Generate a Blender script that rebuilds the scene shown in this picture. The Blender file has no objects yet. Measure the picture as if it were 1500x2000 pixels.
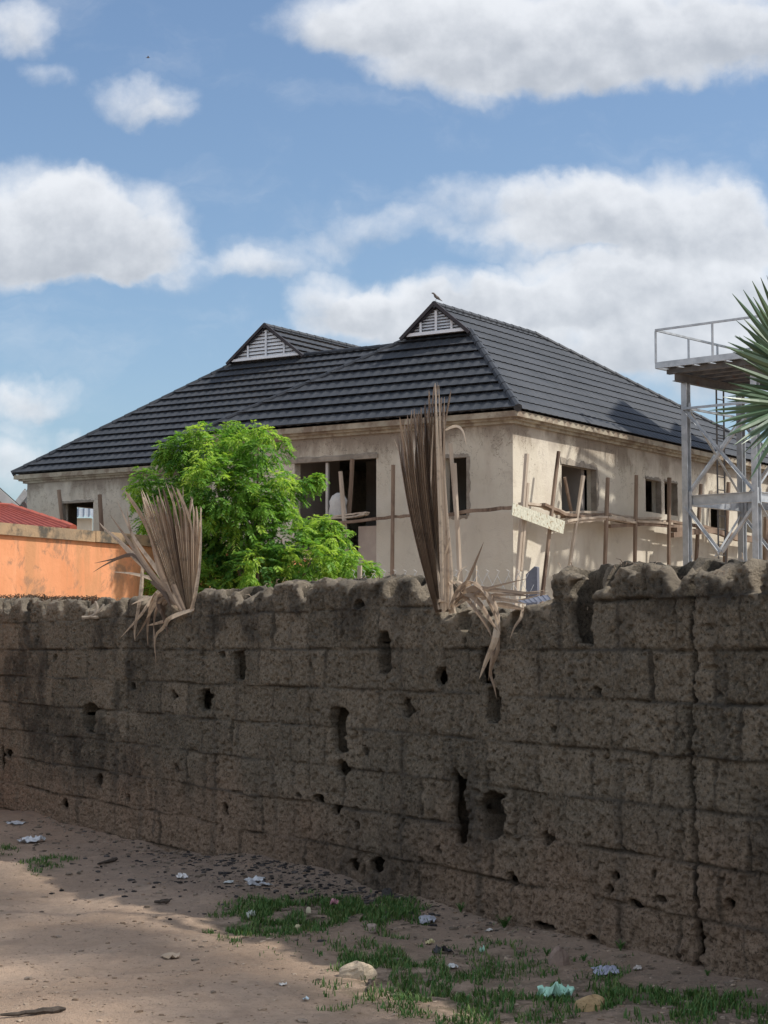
import bpy, math, random
import numpy as np
from mathutils import Vector
random.seed(7)
R = math.radians
sc = bpy.context.scene
col = sc.collection
# ------------------------------------------------------------------ camera
F = 3600.0; PITCH = math.atan(265 / F); EYE = 1.48
CP, SP = math.cos(PITCH), math.sin(PITCH)
cd = bpy.data.cameras.new('camera'); cam = bpy.data.objects.new('camera', cd); col.objects.link(cam)
cam.location = (0, 0, EYE); cam.rotation_euler = (math.pi / 2 + PITCH, 0, 0)
cd.sensor_fit = 'HORIZONTAL'; cd.sensor_width = 36; cd.lens = 36 * F / 1500; cd.clip_start = 0.1; cd.clip_end = 5000
sc.camera = cam

def ray(px, py):
    u = (px - 750) / F; v = (1000 - py) / F
    return Vector((u, CP - v * SP, SP + v * CP))
def P(px, py, Y):                                   # a point seen at px,py standing Y metres in front
    d = ray(px, py); return Vector((0, 0, EYE)) + d * (Y / d.y)
def onplane(px, py, p0, n):
    d = ray(px, py); c = Vector((0, 0, EYE)); return c + d * ((p0 - c).dot(n) / d.dot(n))
def ground(px, py, z=0.0):
    d = ray(px, py); return Vector((0, 0, EYE)) + d * ((z - EYE) / d.z)

# ------------------------------------------------------------------ mesh helpers
class MB:
    def __init__(s): s.v = []; s.f = []; s.a = []
    def add(s, vs, fs, a=0.0):
        o = len(s.v); s.v += [tuple(x) for x in vs]; s.a += [a] * len(vs) if not isinstance(a, (list, tuple)) else list(a)
        s.f += [tuple(i + o for i in f) for f in fs]
    def box(s, c, ax, ay, az, a=0.0):              # centre and three half-axis vectors
        c, ax, ay, az = Vector(c), Vector(ax), Vector(ay), Vector(az)
        vs = [c + ax * i + ay * j + az * k for k in (-1, 1) for j in (-1, 1) for i in (-1, 1)]
        s.add(vs, [(0, 2, 3, 1), (4, 5, 7, 6), (0, 1, 5, 4), (2, 6, 7, 3), (0, 4, 6, 2), (1, 3, 7, 5)], a)
    def bar(s, p, q, w, h, up=(0, 0, 1), a=0.0):
        p, q = Vector(p), Vector(q); d = q - p; L = d.length; d.normalize(); up = Vector(up)
        if abs(d.dot(up)) > .98: up = Vector((1, 0, 0))
        x = d.cross(up).normalized(); y = x.cross(d)
        s.box((p + q) / 2, d * L / 2, x * w / 2, y * h / 2, a)
    def tube(s, pts, rad, n=7, a=0.0, cap=True):
        pts = [Vector(p) for p in pts]
        if not isinstance(rad, (list, tuple)): rad = [rad] * len(pts)
        vs = []; ref = None
        for i, p in enumerate(pts):
            t = (pts[min(i + 1, len(pts) - 1)] - pts[max(i - 1, 0)]).normalized()
            if ref is None or abs(ref.dot(t)) > .95: ref = Vector((0, 0, 1)) if abs(t.z) < .9 else Vector((1, 0, 0))
            x = t.cross(ref).normalized(); y = x.cross(t); ref = y
            for k in range(n):
                an = 2 * math.pi * k / n; vs.append(p + (x * math.cos(an) + y * math.sin(an)) * rad[i])
        fs = [(i * n + k, i * n + (k + 1) % n, (i + 1) * n + (k + 1) % n, (i + 1) * n + k) for i in range(len(pts) - 1) for k in range(n)]
        if cap: fs += [tuple(range(n))[::-1], tuple((len(pts) - 1) * n + k for k in range(n))]
        s.add(vs, fs, a)
    def strip(s, pts, ws, side, fold=0.0, nrm=None, a=0.0):   # leaf blade: folded strip, three verts across
        pts = [Vector(p) for p in pts]; vs = []
        for i, p in enumerate(pts):
            t = (pts[min(i + 1, len(pts) - 1)] - pts[max(i - 1, 0)]).normalized()
            n = Vector(nrm) if nrm else t.cross(Vector(side)).normalized()
            x = n.cross(t); x = x.normalized() if x.length > 1e-6 else Vector(side)
            w = ws[i] / 2
            vs += [p - x * w, p + n * w * fold, p + x * w]
        fs = []
        for i in range(len(pts) - 1):
            b = i * 3; fs += [(b, b + 1, b + 4, b + 3), (b + 1, b + 2, b + 5, b + 4)]
        s.add(vs, fs, a)
    def build(s, name, mat, parent=None, loc=None, smooth=False):
        L = Vector(loc) if loc is not None else (Vector(parent['_w']) if parent else Vector((0, 0, 0)))
        me = bpy.data.meshes.new(name)
        me.from_pydata([(v[0] - L.x, v[1] - L.y, v[2] - L.z) for v in s.v], [], s.f)
        at = me.attributes.new('tone', 'FLOAT', 'POINT'); at.data.foreach_set('value', s.a)
        me.materials.append(mat)
        if smooth: me.polygons.foreach_set('use_smooth', [True] * len(me.polygons))
        o = bpy.data.objects.new(name, me); col.objects.link(o)
        if parent: o.parent = parent; o.location = L - Vector(parent['_w'])
        else: o.location = L
        o['_w'] = tuple(L)
        return o
def tag(o, label, cat, group=None, kind=None):
    if label: o['label'] = label
    if cat: o['category'] = cat
    if group: o['group'] = group
    if kind: o['kind'] = kind
    return o
def thing(name, loc, label, cat, group=None):
    o = bpy.data.objects.new(name, None); col.objects.link(o); o.location = loc; o['_w'] = tuple(loc)
    return tag(o, label, cat, group)

# ------------------------------------------------------------------ numpy noise
def _h(ix, iy, iz, seed):
    h = (ix.astype(np.uint32) * np.uint32(374761393) + iy.astype(np.uint32) * np.uint32(668265263) + iz.astype(np.uint32) * np.uint32(2246822519) + np.uint32(seed * 974711 + 1))
    h = (h ^ (h >> np.uint32(13))) * np.uint32(1274126177); h ^= h >> np.uint32(16)
    return (h & np.uint32(0xffff)).astype(np.float32) / 65535.0
def vn(x, y, seed=0):
    x = np.asarray(x, np.float32); y = np.asarray(y, np.float32); x, y = np.broadcast_arrays(x, y)
    fx = np.floor(x); fy = np.floor(y); ix = fx.astype(np.int32); iy = fy.astype(np.int32); z = np.zeros(1, np.int32)
    u = x - fx; v = y - fy; u = u * u * (3 - 2 * u); v = v * v * (3 - 2 * v)
    a = _h(ix, iy, z, seed); b = _h(ix + 1, iy, z, seed); c = _h(ix, iy + 1, z, seed); d = _h(ix + 1, iy + 1, z, seed)
    return (a + (b - a) * u + (c - a) * v + (a - b - c + d) * u * v) * 2 - 1
def fbm(x, y, seed=0, o=4, g=.5):
    t = 0; am = 1
    for i in range(o): t = t + am * vn(x * 2 ** i, y * 2 ** i, seed + i * 7); am *= g
    return t
def sstep(a, b, x):
    t = np.clip((x - a) / (b - a), 0, 1); return t * t * (3 - 2 * t)

# ------------------------------------------------------------------ materials
class N:
    def __init__(s, nt): s.nt = nt
    def n(s, typ, **kw):
        o = s.nt.nodes.new(typ)
        for k, v in kw.items(): setattr(o, k, v)
        return o
    def set(s, node, name, v):
        if hasattr(v, 'is_output'): s.nt.links.new(v, node.inputs[name])
        else: node.inputs[name].default_value = v
    def math(s, op, a, b=None, c=None, clamp=False):
        o = s.n('ShaderNodeMath', operation=op, use_clamp=clamp)
        for i, v in enumerate((a, b, c)):
            if v is not None: s.set(o, i, v)
        return o.outputs[0]
    def vmath(s, op, a, b=None, out=0):
        o = s.n('ShaderNodeVectorMath', operation=op); s.set(o, 0, a)
        if b is not None: s.set(o, 1, b)
        return o.outputs[out]
    def noise(s, vec, scale, detail=4, rough=.55, dist=0.0, out=0):
        o = s.n('ShaderNodeTexNoise'); s.set(o, 'Vector', vec); s.set(o, 'Scale', scale); s.set(o, 'Detail', detail); s.set(o, 'Roughness', rough); s.set(o, 'Distortion', dist)
        return o.outputs[out]
    def ss(s, x, a, b):
        o = s.n('ShaderNodeMapRange', interpolation_type='SMOOTHSTEP'); s.set(o, 'Value', x); s.set(o, 'From Min', a); s.set(o, 'From Max', b); return o.outputs[0]
    def mix(s, fac, a, b, mode='MIX'):
        o = s.n('ShaderNodeMix', data_type='RGBA', blend_type=mode); s.set(o, 0, fac)
        for k, v in ((6, a), (7, b)):
            if isinstance(v, tuple): v = (*v[:3], 1)
            s.set(o, k, v)
        return o.outputs[2]
def newmat(name):
    m = bpy.data.materials.new(name); m.use_nodes = True; nt = m.node_tree; nt.nodes.clear(); g = N(nt)
    out = g.n('ShaderNodeOutputMaterial'); b = g.n('ShaderNodeBsdfPrincipled'); nt.links.new(b.outputs[0], out.inputs[0])
    return m, g, b
def coords(g, stretch=(1, 1, 1), src='Object'):
    t = g.n('ShaderNodeTexCoord').outputs[src]
    return g.vmath('MULTIPLY', t, stretch) if tuple(stretch) != (1, 1, 1) else t
def attr(g, name='tone'):
    return g.n('ShaderNodeAttribute', attribute_name=name).outputs['Fac']
def bump(g, b, h, dist=.01, strength=.6):
    o = g.n('ShaderNodeBump'); g.set(o, 'Height', h); g.set(o, 'Distance', dist); g.set(o, 'Strength', strength); g.nt.links.new(o.outputs[0], b.inputs['Normal'])
def simple(name, c1, c2, scale=6, rough=.8, stretch=(1, 1, 1), bumpd=.004, metallic=0, spec=.3, fine=None, c3=None, c3t=(.6, .75), c3s=2.0, tone=None):
    m, g, b = newmat(name); v = coords(g, stretch)
    n1 = g.noise(v, scale, 5, .6); c = g.mix(g.ss(n1, .35, .65), c1, c2)
    if c3: c = g.mix(g.ss(g.noise(v, c3s, 6, .65), *c3t), c, c3)
    if tone: c = g.mix(attr(g), c, tone)
    g.set(b, 'Base Color', c); g.set(b, 'Roughness', rough); g.set(b, 'Metallic', metallic); g.set(b, 'Specular IOR Level', spec)
    if bumpd: bump(g, b, g.noise(v, fine or scale * 6, 4, .6), bumpd)
    return m
# ------------------------------------------------------------------ light and sky
SUN_EL, SUN_AZ = R(48), R(-2)                       # azimuth measured from +X
SV = Vector((math.cos(SUN_EL) * math.cos(SUN_AZ), math.cos(SUN_EL) * math.sin(SUN_AZ), math.sin(SUN_EL)))
ld = bpy.data.lights.new('sun', 'SUN'); ld.energy = 3.6; ld.angle = R(1.6); ld.color = (1.0, .945, .86)
lo = bpy.data.objects.new('sun', ld); col.objects.link(lo); lo.rotation_euler = SV.to_track_quat('Z', 'Y').to_euler(); lo.location = (30, -5, 40)
w = bpy.data.worlds.new('World'); sc.world = w; w.use_nodes = True; nt = w.node_tree; nt.nodes.clear(); g = N(nt)
out = g.n('ShaderNodeOutputWorld'); bg = g.n('ShaderNodeBackground'); nt.links.new(bg.outputs[0], out.inputs[0]); bg.inputs[1].default_value = 0.1
sky = g.n('ShaderNodeTexSky', sky_type='NISHITA', sun_disc=False, sun_elevation=SUN_EL, sun_rotation=math.pi / 2 - SUN_AZ, altitude=300, air_density=1.0, dust_density=1.6, ozone_density=1.0)
dirv = g.n('ShaderNodeTexCoord').outputs['Generated']
sx = g.n('ShaderNodeSeparateXYZ'); nt.links.new(dirv, sx.inputs[0])
yy = g.math('MAXIMUM', g.math('ABSOLUTE', sx.outputs[1]), .05)
cb = g.n('ShaderNodeCombineXYZ'); g.set(cb, 0, g.math('DIVIDE', sx.outputs[0], yy)); g.set(cb, 1, g.math('DIVIDE', sx.outputs[2], yy)); uv0 = cb.outputs[0]
# billowing edges: push the lookup around with two scales of noise
def warp(vec, sca, amt):
    n_ = g.noise(vec, sca, 5, .6, 0, 1); return g.vmath('ADD', vec, g.vmath('MULTIPLY', g.vmath('SUBTRACT', n_, (.5, .5, .5)), (amt, amt, 0)))
uv = warp(warp(uv0, 8, .055), 30, .022)
def cpx(px, py): d = ray(px, py); return (d.x / d.y, d.z / d.y)
CL = [  # centre px, radii px, weight : cumulus heaps and wisps as they stand in the sky
 (690, 25, 170, 90, 1.0), (880, 60, 240, 120, 1.15), (1120, 60, 300, 115, 1.2), (1380, 30, 300, 110, 1.1), (1180, 120, 110, 60, .6), (960, 150, 220, 60, .6), (1480, 60, 120, 60, .7),
 (70, 420, 170, 120, 1.25), (210, 430, 160, 115, 1.2), (20, 490, 180, 90, 1.1), (260, 490, 120, 70, .75), (300, 545, 110, 40, .5), (110, 520, 170, 50, .8),
 (1300, 400, 190, 100, 1.15), (1120, 400, 150, 70, .95), (950, 400, 160, 65, .75), (1440, 430, 130, 70, .75), (1080, 470, 200, 45, .7), (1350, 470, 160, 60, .8),
 (660, 590, 110, 60, 1.0), (780, 610, 120, 60, 1.0), (930, 575, 130, 60, 1.05), (1100, 560, 160, 65, 1.15), (1290, 570, 200, 80, 1.2), (1440, 560, 150, 90, 1.2), (1150, 650, 330, 90, 1.2), (1420, 690, 260, 130, 1.25), (700, 660, 200, 50, .6),
 (540, 500, 150, 50, .62), (720, 450, 140, 42, .55), (480, 520, 90, 35, .45),
 (40, 40, 100, 65, .95), (110, 140, 60, 30, .42), (290, 185, 100, 45, .72), (330, 215, 60, 25, .3),
 (80, 775, 80, 42, .75), (20, 800, 80, 40, .5), (60, 870, 120, 45, .5), (180, 850, 60, 25, .4), (30, 930, 140, 60, .55)]
dens = None; shade = None
for (cx_, cy_, rx, ry, wt) in CL:
    c_ = cpx(cx_, cy_)
    d_ = g.vmath('MULTIPLY', g.vmath('SUBTRACT', uv, (c_[0], c_[1], 0)), (F / rx / 1.25, F / ry / 1.25, 0))
    q = g.vmath('DOT_PRODUCT', d_, d_, 1)
    k = g.math('MULTIPLY', g.math('SUBTRACT', 1.0, q, clamp=True), wt)
    s2 = g.n('ShaderNodeSeparateXYZ'); nt.links.new(d_, s2.inputs[0])
    sh = g.math('MULTIPLY', k, s2.outputs[1])
    dens = k if dens is None else g.math('ADD', dens, k)
    shade = sh if shade is None else g.math('ADD', shade, sh)
fr = g.noise(uv0, 20, 7, .56); fr2 = g.noise(g.vmath('ADD', uv0, (.004, .011, 0)), 20, 7, .56)
body = g.math('ADD', dens, g.math('MULTIPLY', g.math('SUBTRACT', fr, .5), 1.1))
alpha = g.ss(g.math('ADD', body, g.math('MULTIPLY', g.math('SUBTRACT', g.noise(uv0, 70, 6, .65), .5), .45)), .06, 1.25)
veil = g.math('MULTIPLY', g.ss(g.noise(g.vmath('MULTIPLY', uv, (1, 2.4, 1)), 6.5, 6, .6), .50, .78), .30)
alpha = g.math('MAXIMUM', alpha, veil)
rel = g.math('DIVIDE', shade, g.math('MAXIMUM', dens, .05))        # -1 at the flat base, +1 at the crown
lit = g.math('ADD', g.math('MULTIPLY', rel, .55), g.math('MULTIPLY', g.math('SUBTRACT', fr, fr2), 1.3))
lit = g.ss(g.math('ADD', lit, g.math('MULTIPLY', g.math('SUBTRACT', 1.0, g.ss(body, .3, 1.6)), .35)), -.50, .50)
ccol = g.mix(lit, (3.85, 4.1, 4.5), (6.9, 7.05, 7.3))
# unseen clouds elsewhere round the sky, made brighter to fill the shade
far = g.ss(g.noise(dirv, 2.6, 7, .6), .40, .62)
front = g.math('MULTIPLY', g.ss(sx.outputs[1], .55, .8), g.math('LESS_THAN', sx.outputs[2], .75))
alpha2 = g.math('ADD', g.math('MULTIPLY', front, alpha), g.math('MULTIPLY', g.math('SUBTRACT', 1.0, front), g.math('MULTIPLY', far, .9)))
skyc = g.mix(1.0, sky.outputs[0], (.92, 1.0, 1.06), 'MULTIPLY')
ccol = g.mix(front, (9.0, 9.1, 9.3), ccol)
g.nt.links.new(g.mix(g.math('MULTIPLY', alpha2, .90), skyc, ccol), bg.inputs[0])
vs = sc.view_settings; sc.display_settings.display_device = 'sRGB'; vs.view_transform = 'Standard'; vs.look = 'None'; vs.exposure = 0.40; vs.gamma = 1.0; vs.use_curve_mapping = False

# ------------------------------------------------------------------ foreground wall frame
COURSE = .245
def wallY(px): return 882.0 / (51 + .0385 * px)
def wxy(px): Y = wallY(px); return Vector(((px - 750) / F * Y, Y, 0))
W0 = wxy(1600); WD = (wxy(0) - W0).normalized(); WN = Vector((WD.y, -WD.x, 0))      # WN points away from the camera
def wallsz(px, py): q = onplane(px, py, W0, WN); return (q - W0).dot(WD), q.z
def WP(s, t, z): return W0 + WD * s + WN * t + Vector((0, 0, z))
def ffront(px, py, off=-.03): q = onplane(px, py, W0 + WN * off, WN); return q

TOP = [(-60,1168),(0,1168),(50,1167),(100,1171),(150,1168),(160,1180),(172,1192),(205,1192),(216,1168),(260,1160),(285,1163),(330,1165),(345,1190),(378,1190),(384,1152),(410,1146),(428,1150),(438,1162),(448,1160),(456,1146),
 (466,1160),(490,1166),(502,1150),(516,1141),(532,1133),(560,1134),(585,1141),(603,1143),(612,1131),(640,1128),(668,1131),(681,1140),(690,1126),(740,1124),(755,1140),(770,1122),(800,1118),(810,1140),(824,1160),(842,1158),(850,1188),(862,1198),(884,1198),
 (895,1190),(915,1194),(930,1190),(942,1200),(962,1204),(975,1212),(992,1190),(1004,1186),(1018,1184),(1024,1178),(1072,1177),(1076,1160),(1079,1120),(1092,1103),(1124,1102),(1136,1110),(1140,1180),(1152,1185),(1158,1134),(1172,1128),(1190,1120),(1204,1105),(1220,1098),(1260,1101),(1292,1103),(1303,1112),(1318,1130),(1332,1124),(1338,1090),(1352,1085),
 (1376,1093),(1386,1112),(1404,1120),(1424,1116),(1436,1096),(1452,1088),(1462,1100),(1470,1140),(1484,1150),(1489,1110),(1500,1086),(1540,1084),(1600,1090),(1700,1095)]
HOLES = [(749,1275,10,40),(470,1300,10,26),(609,1298,4,14),(398,1365,9,20),(339,1358,4,9),(257,1340,3,6),(175,1402,10,26),(660,1425,10,40),(668,1500,9,14),(716,1466,7,9),(793,1383,8,18),(858,1322,9,16),(950,1300,13,34),(962,1378,12,30),
 (895,1560,10,50),(900,1615,11,32),(961,1592,19,46),(1062,1638,7,13),(903,1214,8,18),(1010,1214,11,18),(1134,1195,15,58),(1171,1350,5,8),(1200,1712,6,8),(1188,1738,4,9),(1235,1765,9,7),(1278,1710,3,8),(1422,1765,6,10),(1000,1718,7,12),(1155,1838,11,11),
 (1058,1808,20,6),(655,1582,6,9),(625,1560,9,7),(585,1553,5,5),(438,1580,5,12),(437,1622,3,8),(193,1525,5,13),(254,1559,3,7),(125,1570,4,10),(15,1472,5,8),(2,1480,4,24),(346,1500,3,8),(698,1612,4,9),(106,1285,3,7),(435,1278,4,5),(1365,1895,9,16),
 (700,1180,6,8),(1080,1425,4,6),(1290,1755,10,5),(690,1690,8,10),(860,1660,5,7),(735,1690,10,14)]
CRACK = [(1352,1092),(1353,1160),(1350,1200),(1347,1240),(1352,1280),(1351,1340),(1348,1400),(1349,1450),(1345,1490),(1344,1530),(1352,1567),(1354,1620),(1358,1680),(1360,1760),(1361,1830),(1364,1900)]
CRACK2 = [(605,1145),(606,1210),(603,1260),(606,1310),(604,1400),(605,1470),(602,1540),(603,1600),(604,1650)]

def build_wall():
    s = list(np.arange(-2.2, -.5, .02)); x = -.5
    while x < 12.6: s.append(x); x += .00086 * (W0.y + WD.y * x)
    s += list(np.arange(x, 17, .04)); s = np.array(s, np.float32)
    t = np.arange(-.055, .27, .0095, dtype=np.float32); z = np.arange(-.12, 2.06, .0068, dtype=np.float32)
    S, Z = s[:, None], z[None, :]
    # courses and joints
    zw = Z + .012 * vn(S * 1.3, Z * .5, 3) + .005 * vn(S * 6, Z, 4)
    k = np.floor(zw / COURSE); dzj = np.abs(zw / COURSE - np.round(zw / COURSE)) * COURSE
    sw = (S + .02 * vn(S * .7, k * 3.1, 5) + .005 * vn(S * 3, Z * 9, 6)) / .47 + .5 * (k % 2) + .09 * vn(k * 2.7, k * .3, 8)
    i = np.floor(sw); bid = _h(i.astype(np.int32), k.astype(np.int32), np.zeros(1, np.int32), 5); bid2 = _h(i.astype(np.int32), k.astype(np.int32), np.ones(1, np.int32), 9)
    # some blocks are cut short: a second joint inside the block
    fr_ = sw - i; cut = .3 + .4 * bid2
    dsj = np.abs(sw - np.round(sw)) * .47; dsj = np.where(bid > .62, np.minimum(dsj, np.abs(fr_ - cut) * .47), dsj)
    jn = vn(S * 4, Z * 4, 11); jn2 = vn(S * 9, Z * 9, 12)
    d = (bid - .5) * .022 + .010 * fbm(S * 3, Z * 3, 20, 2) + .008 * fbm(S * 15, Z * 15, 21, 2) + .0075 * fbm(S * 42, Z * 42, 22, 2, .7) + .0035 * vn(S * 95, Z * 95, 25)
    d = d + np.exp(-(dzj / .0075) ** 2) * (.005 + .020 * jn + .006 * jn2) + np.exp(-(dsj / .0065) ** 2) * (.004 + .017 * jn2 + .006 * jn)
    d = d + .005 * np.exp(-np.minimum(dzj, dsj) / .012)
    pit = vn(S * 26, Z * 26, 30); pit2 = vn(S * 50, Z * 50, 31)
    d = d + .022 * sstep(.42, .80, pit) * sstep(-.35, .4, vn(S * 4, Z * 4, 32)) + .016 * sstep(.40, .7, pit2)
    d = d - .012 * sstep(.35, .8, vn(S * 12, Z * 14, 33)) * sstep(0, .5, vn(S * 2.2, Z * 2.2, 34))
    def crack(line, wd, dep, seed):
        pts = [wallsz(*q) for q in line]; pts.sort(key=lambda q: q[1])
        sc_ = np.interp(z, [q[1] for q in pts], [q[0] for q in pts]) + .006 * vn(z * 18, 0 * z, seed) + .004 * vn(z * 45, 0 * z, seed + 1)
        wv = wd * (.7 + .6 * vn(z * 7, 0 * z + 3, seed + 2)); m = ((z > pts[0][1] - .02) & (z < pts[-1][1] + .05))
        return dep * np.exp(-(np.abs(S - sc_[None, :]) / np.maximum(wv, .005)[None, :]) ** 4) * m[None, :]
    d = d + crack(CRACK, .019, .16, 40) + crack(CRACK2, .007, .05, 50)
    # holes knocked through the front shell into the hollow cores
    hd = np.full(d.shape, 9.0, np.float32)
    for (cx, cy, hw, hh) in HOLES:
        s0, z0 = wallsz(cx, cy); s1 = wallsz(cx - hw, cy)[0]; s2 = wallsz(cx + hw, cy)[0]; zt = wallsz(cx, cy - hh)[1]; zb = wallsz(cx, cy + hh)[1]
        a = abs(s1 - s2) / 2 * 1.22 + .004; b = abs(zt - zb) / 2 * 1.08 + .004
        pw_ = 4.0 if hh > 24 and hw < 16 else 2.0
        e = ((np.abs((S - s0 + .3 * a * vn(Z * 14, S * 0 + cx, 61)) / a)) ** pw_ + np.abs((Z - z0) / b) ** pw_) ** (1 / pw_) - 1 + .09 * vn(S * 20, Z * 20, 60) + .07 * vn(S * 60, Z * 60, 62)
        hd = np.minimum(hd, e * min(a, b))
    tp = np.array([wallsz(*q) for q in TOP]); o = np.argsort(tp[:, 0]); prof = np.interp(s, tp[o, 0], tp[o, 1]).astype(np.float32)
    prof = np.where(s > 11.2, 1.90 + .05 * vn(s * 3, 0 * s, 70), prof); prof = np.where(s < -.1, 1.9 + .06 * vn(s * 3, 0 * s, 71), prof)
    prof = prof + .010 * vn(s * 14, 0 * s, 72) + .008 * vn(s * 33, 0 * s, 73)
    sm0 = (s / .235 + .12 * vn(s * .9, 0 * s, 84)); ci = np.floor(sm0); cr = _h(ci.astype(np.int32), np.zeros(len(s), np.int32), np.zeros(1, np.int32), 77)
    up0 = prof.copy(); left_ = sstep(7.3, 8.4, s); amp = (.075 + .03 * left_) * np.clip(cr * 1.8 - .55, 0, 1) + .02 * left_
    prof = prof - amp * np.sqrt(np.clip(1 - (((sm0 - ci) - .5) * .235 / .088) ** 2, 0, 1)) * (prof > 1.8)
    env = np.array([up0[max(0, j - 22):j + 22].max() for j in range(len(s))], np.float32)
    env = np.convolve(np.pad(env, 8, 'edge'), np.ones(17) / 17, 'valid').astype(np.float32)
    back = env - .022 + .03 * vn(s * 5, 0 * s, 75) + .012 * vn(s * 21, 0 * s, 76)
    lo_ = (s > wallsz(1076, 1180)[0]) & (s < wallsz(846, 1180)[0])                      # one block is missing here, both shells
    back = np.where(lo_, np.minimum(back, prof + .01), back)
    near = (hd[:, :] < .12) | (Z > (np.minimum(prof, env - .1) - .34)[:, None])
    T = t[None, :, None]
    fld = np.minimum(T - d[:, None, :], .225 + .006 * vn(S * 9, Z * 9, 80)[:, None, :] - T)
    u = np.clip((t - .05) / .09, 0, 1)[None, :]
    topz = prof[:, None] * (1 - u) + back[:, None] * u + .008 * vn(s[:, None] * 17, t[None, :] * 17, 81) + .007 * vn(s[:, None] * 45, t[None, :] * 45, 82)
    topz = topz - .058 * np.exp(-np.clip(t[None, :] - .0, 0, 1) / .048) * (.55 + .45 * vn(s[:, None] * 8, 0 * t[None, :], 83))
    fld = np.minimum(fld, (topz[:, :, None] - Z[:, None, :]) * .8)
    sm = (s / .235 + .12 * vn(s * .9, 0 * s, 84)) % 1.0
    core = np.maximum(np.abs(sm[:, None] - .5) * .235 - .083, np.abs(t[None, :] - .112) - .060)
    core = core[:, :, None] + .005 * vn(S * 20, Z * 20, 85)[:, None, :]
    fld = np.where(near[:, None, :], np.minimum(fld, core), fld)
    fld = np.minimum(fld, np.maximum(hd[:, None, :], (T - .168 - .012 * vn(S * 25, Z * 25, 63)[:, None, :])))
    fld = np.where(t[None, :, None] == t[0], -.01, fld); fld[:, -1, :] = -.01; fld[0] = -.01; fld[-1] = -.01; fld[:, :, -1] = -.01
    V, Q = surface_nets(fld, s, t, z)
    vs_, vt_, vz_ = V[:, 0], V[:, 1], V[:, 2]
    # what each spot is made of: mortar, mould, pinkish damp-eaten foot (real stains with shapes of their own)
    zw = vz_ + .012 * vn(vs_ * 1.3, vz_ * .5, 3) + .005 * vn(vs_ * 6, vz_, 4); kk = np.floor(zw / COURSE)
    swv = (vs_ + .02 * vn(vs_ * .7, kk * 3.1, 5) + .005 * vn(vs_ * 3, vz_ * 9, 6)) / .47 + .5 * (kk % 2) + .09 * vn(kk * 2.7, kk * .3, 8)
    bb = _h(np.floor(swv).astype(np.int32), kk.astype(np.int32), np.zeros(1, np.int32), 15)
    dz_ = np.abs(zw / COURSE - np.round(zw / COURSE)) * COURSE; ds_ = np.abs(swv - np.round(swv)) * .47
    mould = sstep(-.12, .55, fbm(vs_ * 1.1, vz_ * 1.6, 90, 4) + .35 * vn(vs_ * 7, vz_ * .6, 91)) * sstep(.15, .6, vz_)
    burn = np.exp(-((vs_ - wallsz(700, 1700)[0]) / .9) ** 2) * sstep(.75, .1, vz_ + .25 * fbm(vs_ * 3, vz_ * 2, 92, 3))
    joint_crack_shade = np.maximum(np.exp(-(dz_ / .011) ** 2), .95 * np.exp(-(ds_ / .012) ** 2)) * sstep(-.75, .25, vn(vs_ * 3.5, vz_ * 3.5, 93))
    ck = sorted((wallsz(*q) for q in CRACK), key=lambda q: q[1]); cks = np.interp(vz_, [q[1] for q in ck], [q[0] for q in ck])
    joint_crack_shade = np.maximum(joint_crack_shade, 1.3 * np.exp(-((vs_ - cks) / .013) ** 4))  # the crack's shade is put into the colour along with the joints
    tdist = np.interp(vs_, s, prof) - vz_; sunlit_rim = sstep(.085, .01, tdist + .035 * vn(vs_ * 9, vz_ * 9, 96)) * sstep(.16, .06, vt_)  # pale broken top edge, lightened so the rims look sunlit
    pink = sstep(.75, .12, vz_ + .18 * fbm(vs_ * 1.7, vz_ * 1.7, 94, 3))
    P3 = np.array(W0)[None, :] + vs_[:, None] * np.array(WD)[None, :] + vt_[:, None] * np.array(WN)[None, :]; P3[:, 2] += vz_
    L = np.array(WP(4.0, .1, 0)); me = bpy.data.meshes.new('block_wall')
    me.vertices.add(len(P3)); me.vertices.foreach_set('co', (P3 - L).astype(np.float32).ravel())
    me.loops.add(Q.size); me.loops.foreach_set('vertex_index', Q.ravel().astype(np.int32))
    me.polygons.add(len(Q)); me.polygons.foreach_set('loop_start', np.arange(0, Q.size, 4, dtype=np.int32)); me.polygons.foreach_set('loop_total', np.full(len(Q), 4, np.int32))
    for nme, val in (('mould', np.clip(mould + .9 * burn, 0, 1)), ('joint_crack_shade', joint_crack_shade), ('pink', pink), ('block', bb), ('sunlit_rim', sunlit_rim)):
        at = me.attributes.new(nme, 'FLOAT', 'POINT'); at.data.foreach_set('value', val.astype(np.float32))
    me.update(); me.validate(); me.polygons.foreach_set('use_smooth', [True] * len(me.polygons))
    o = bpy.data.objects.new('block_wall', me); col.objects.link(o); o.location = L
    return o

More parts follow.
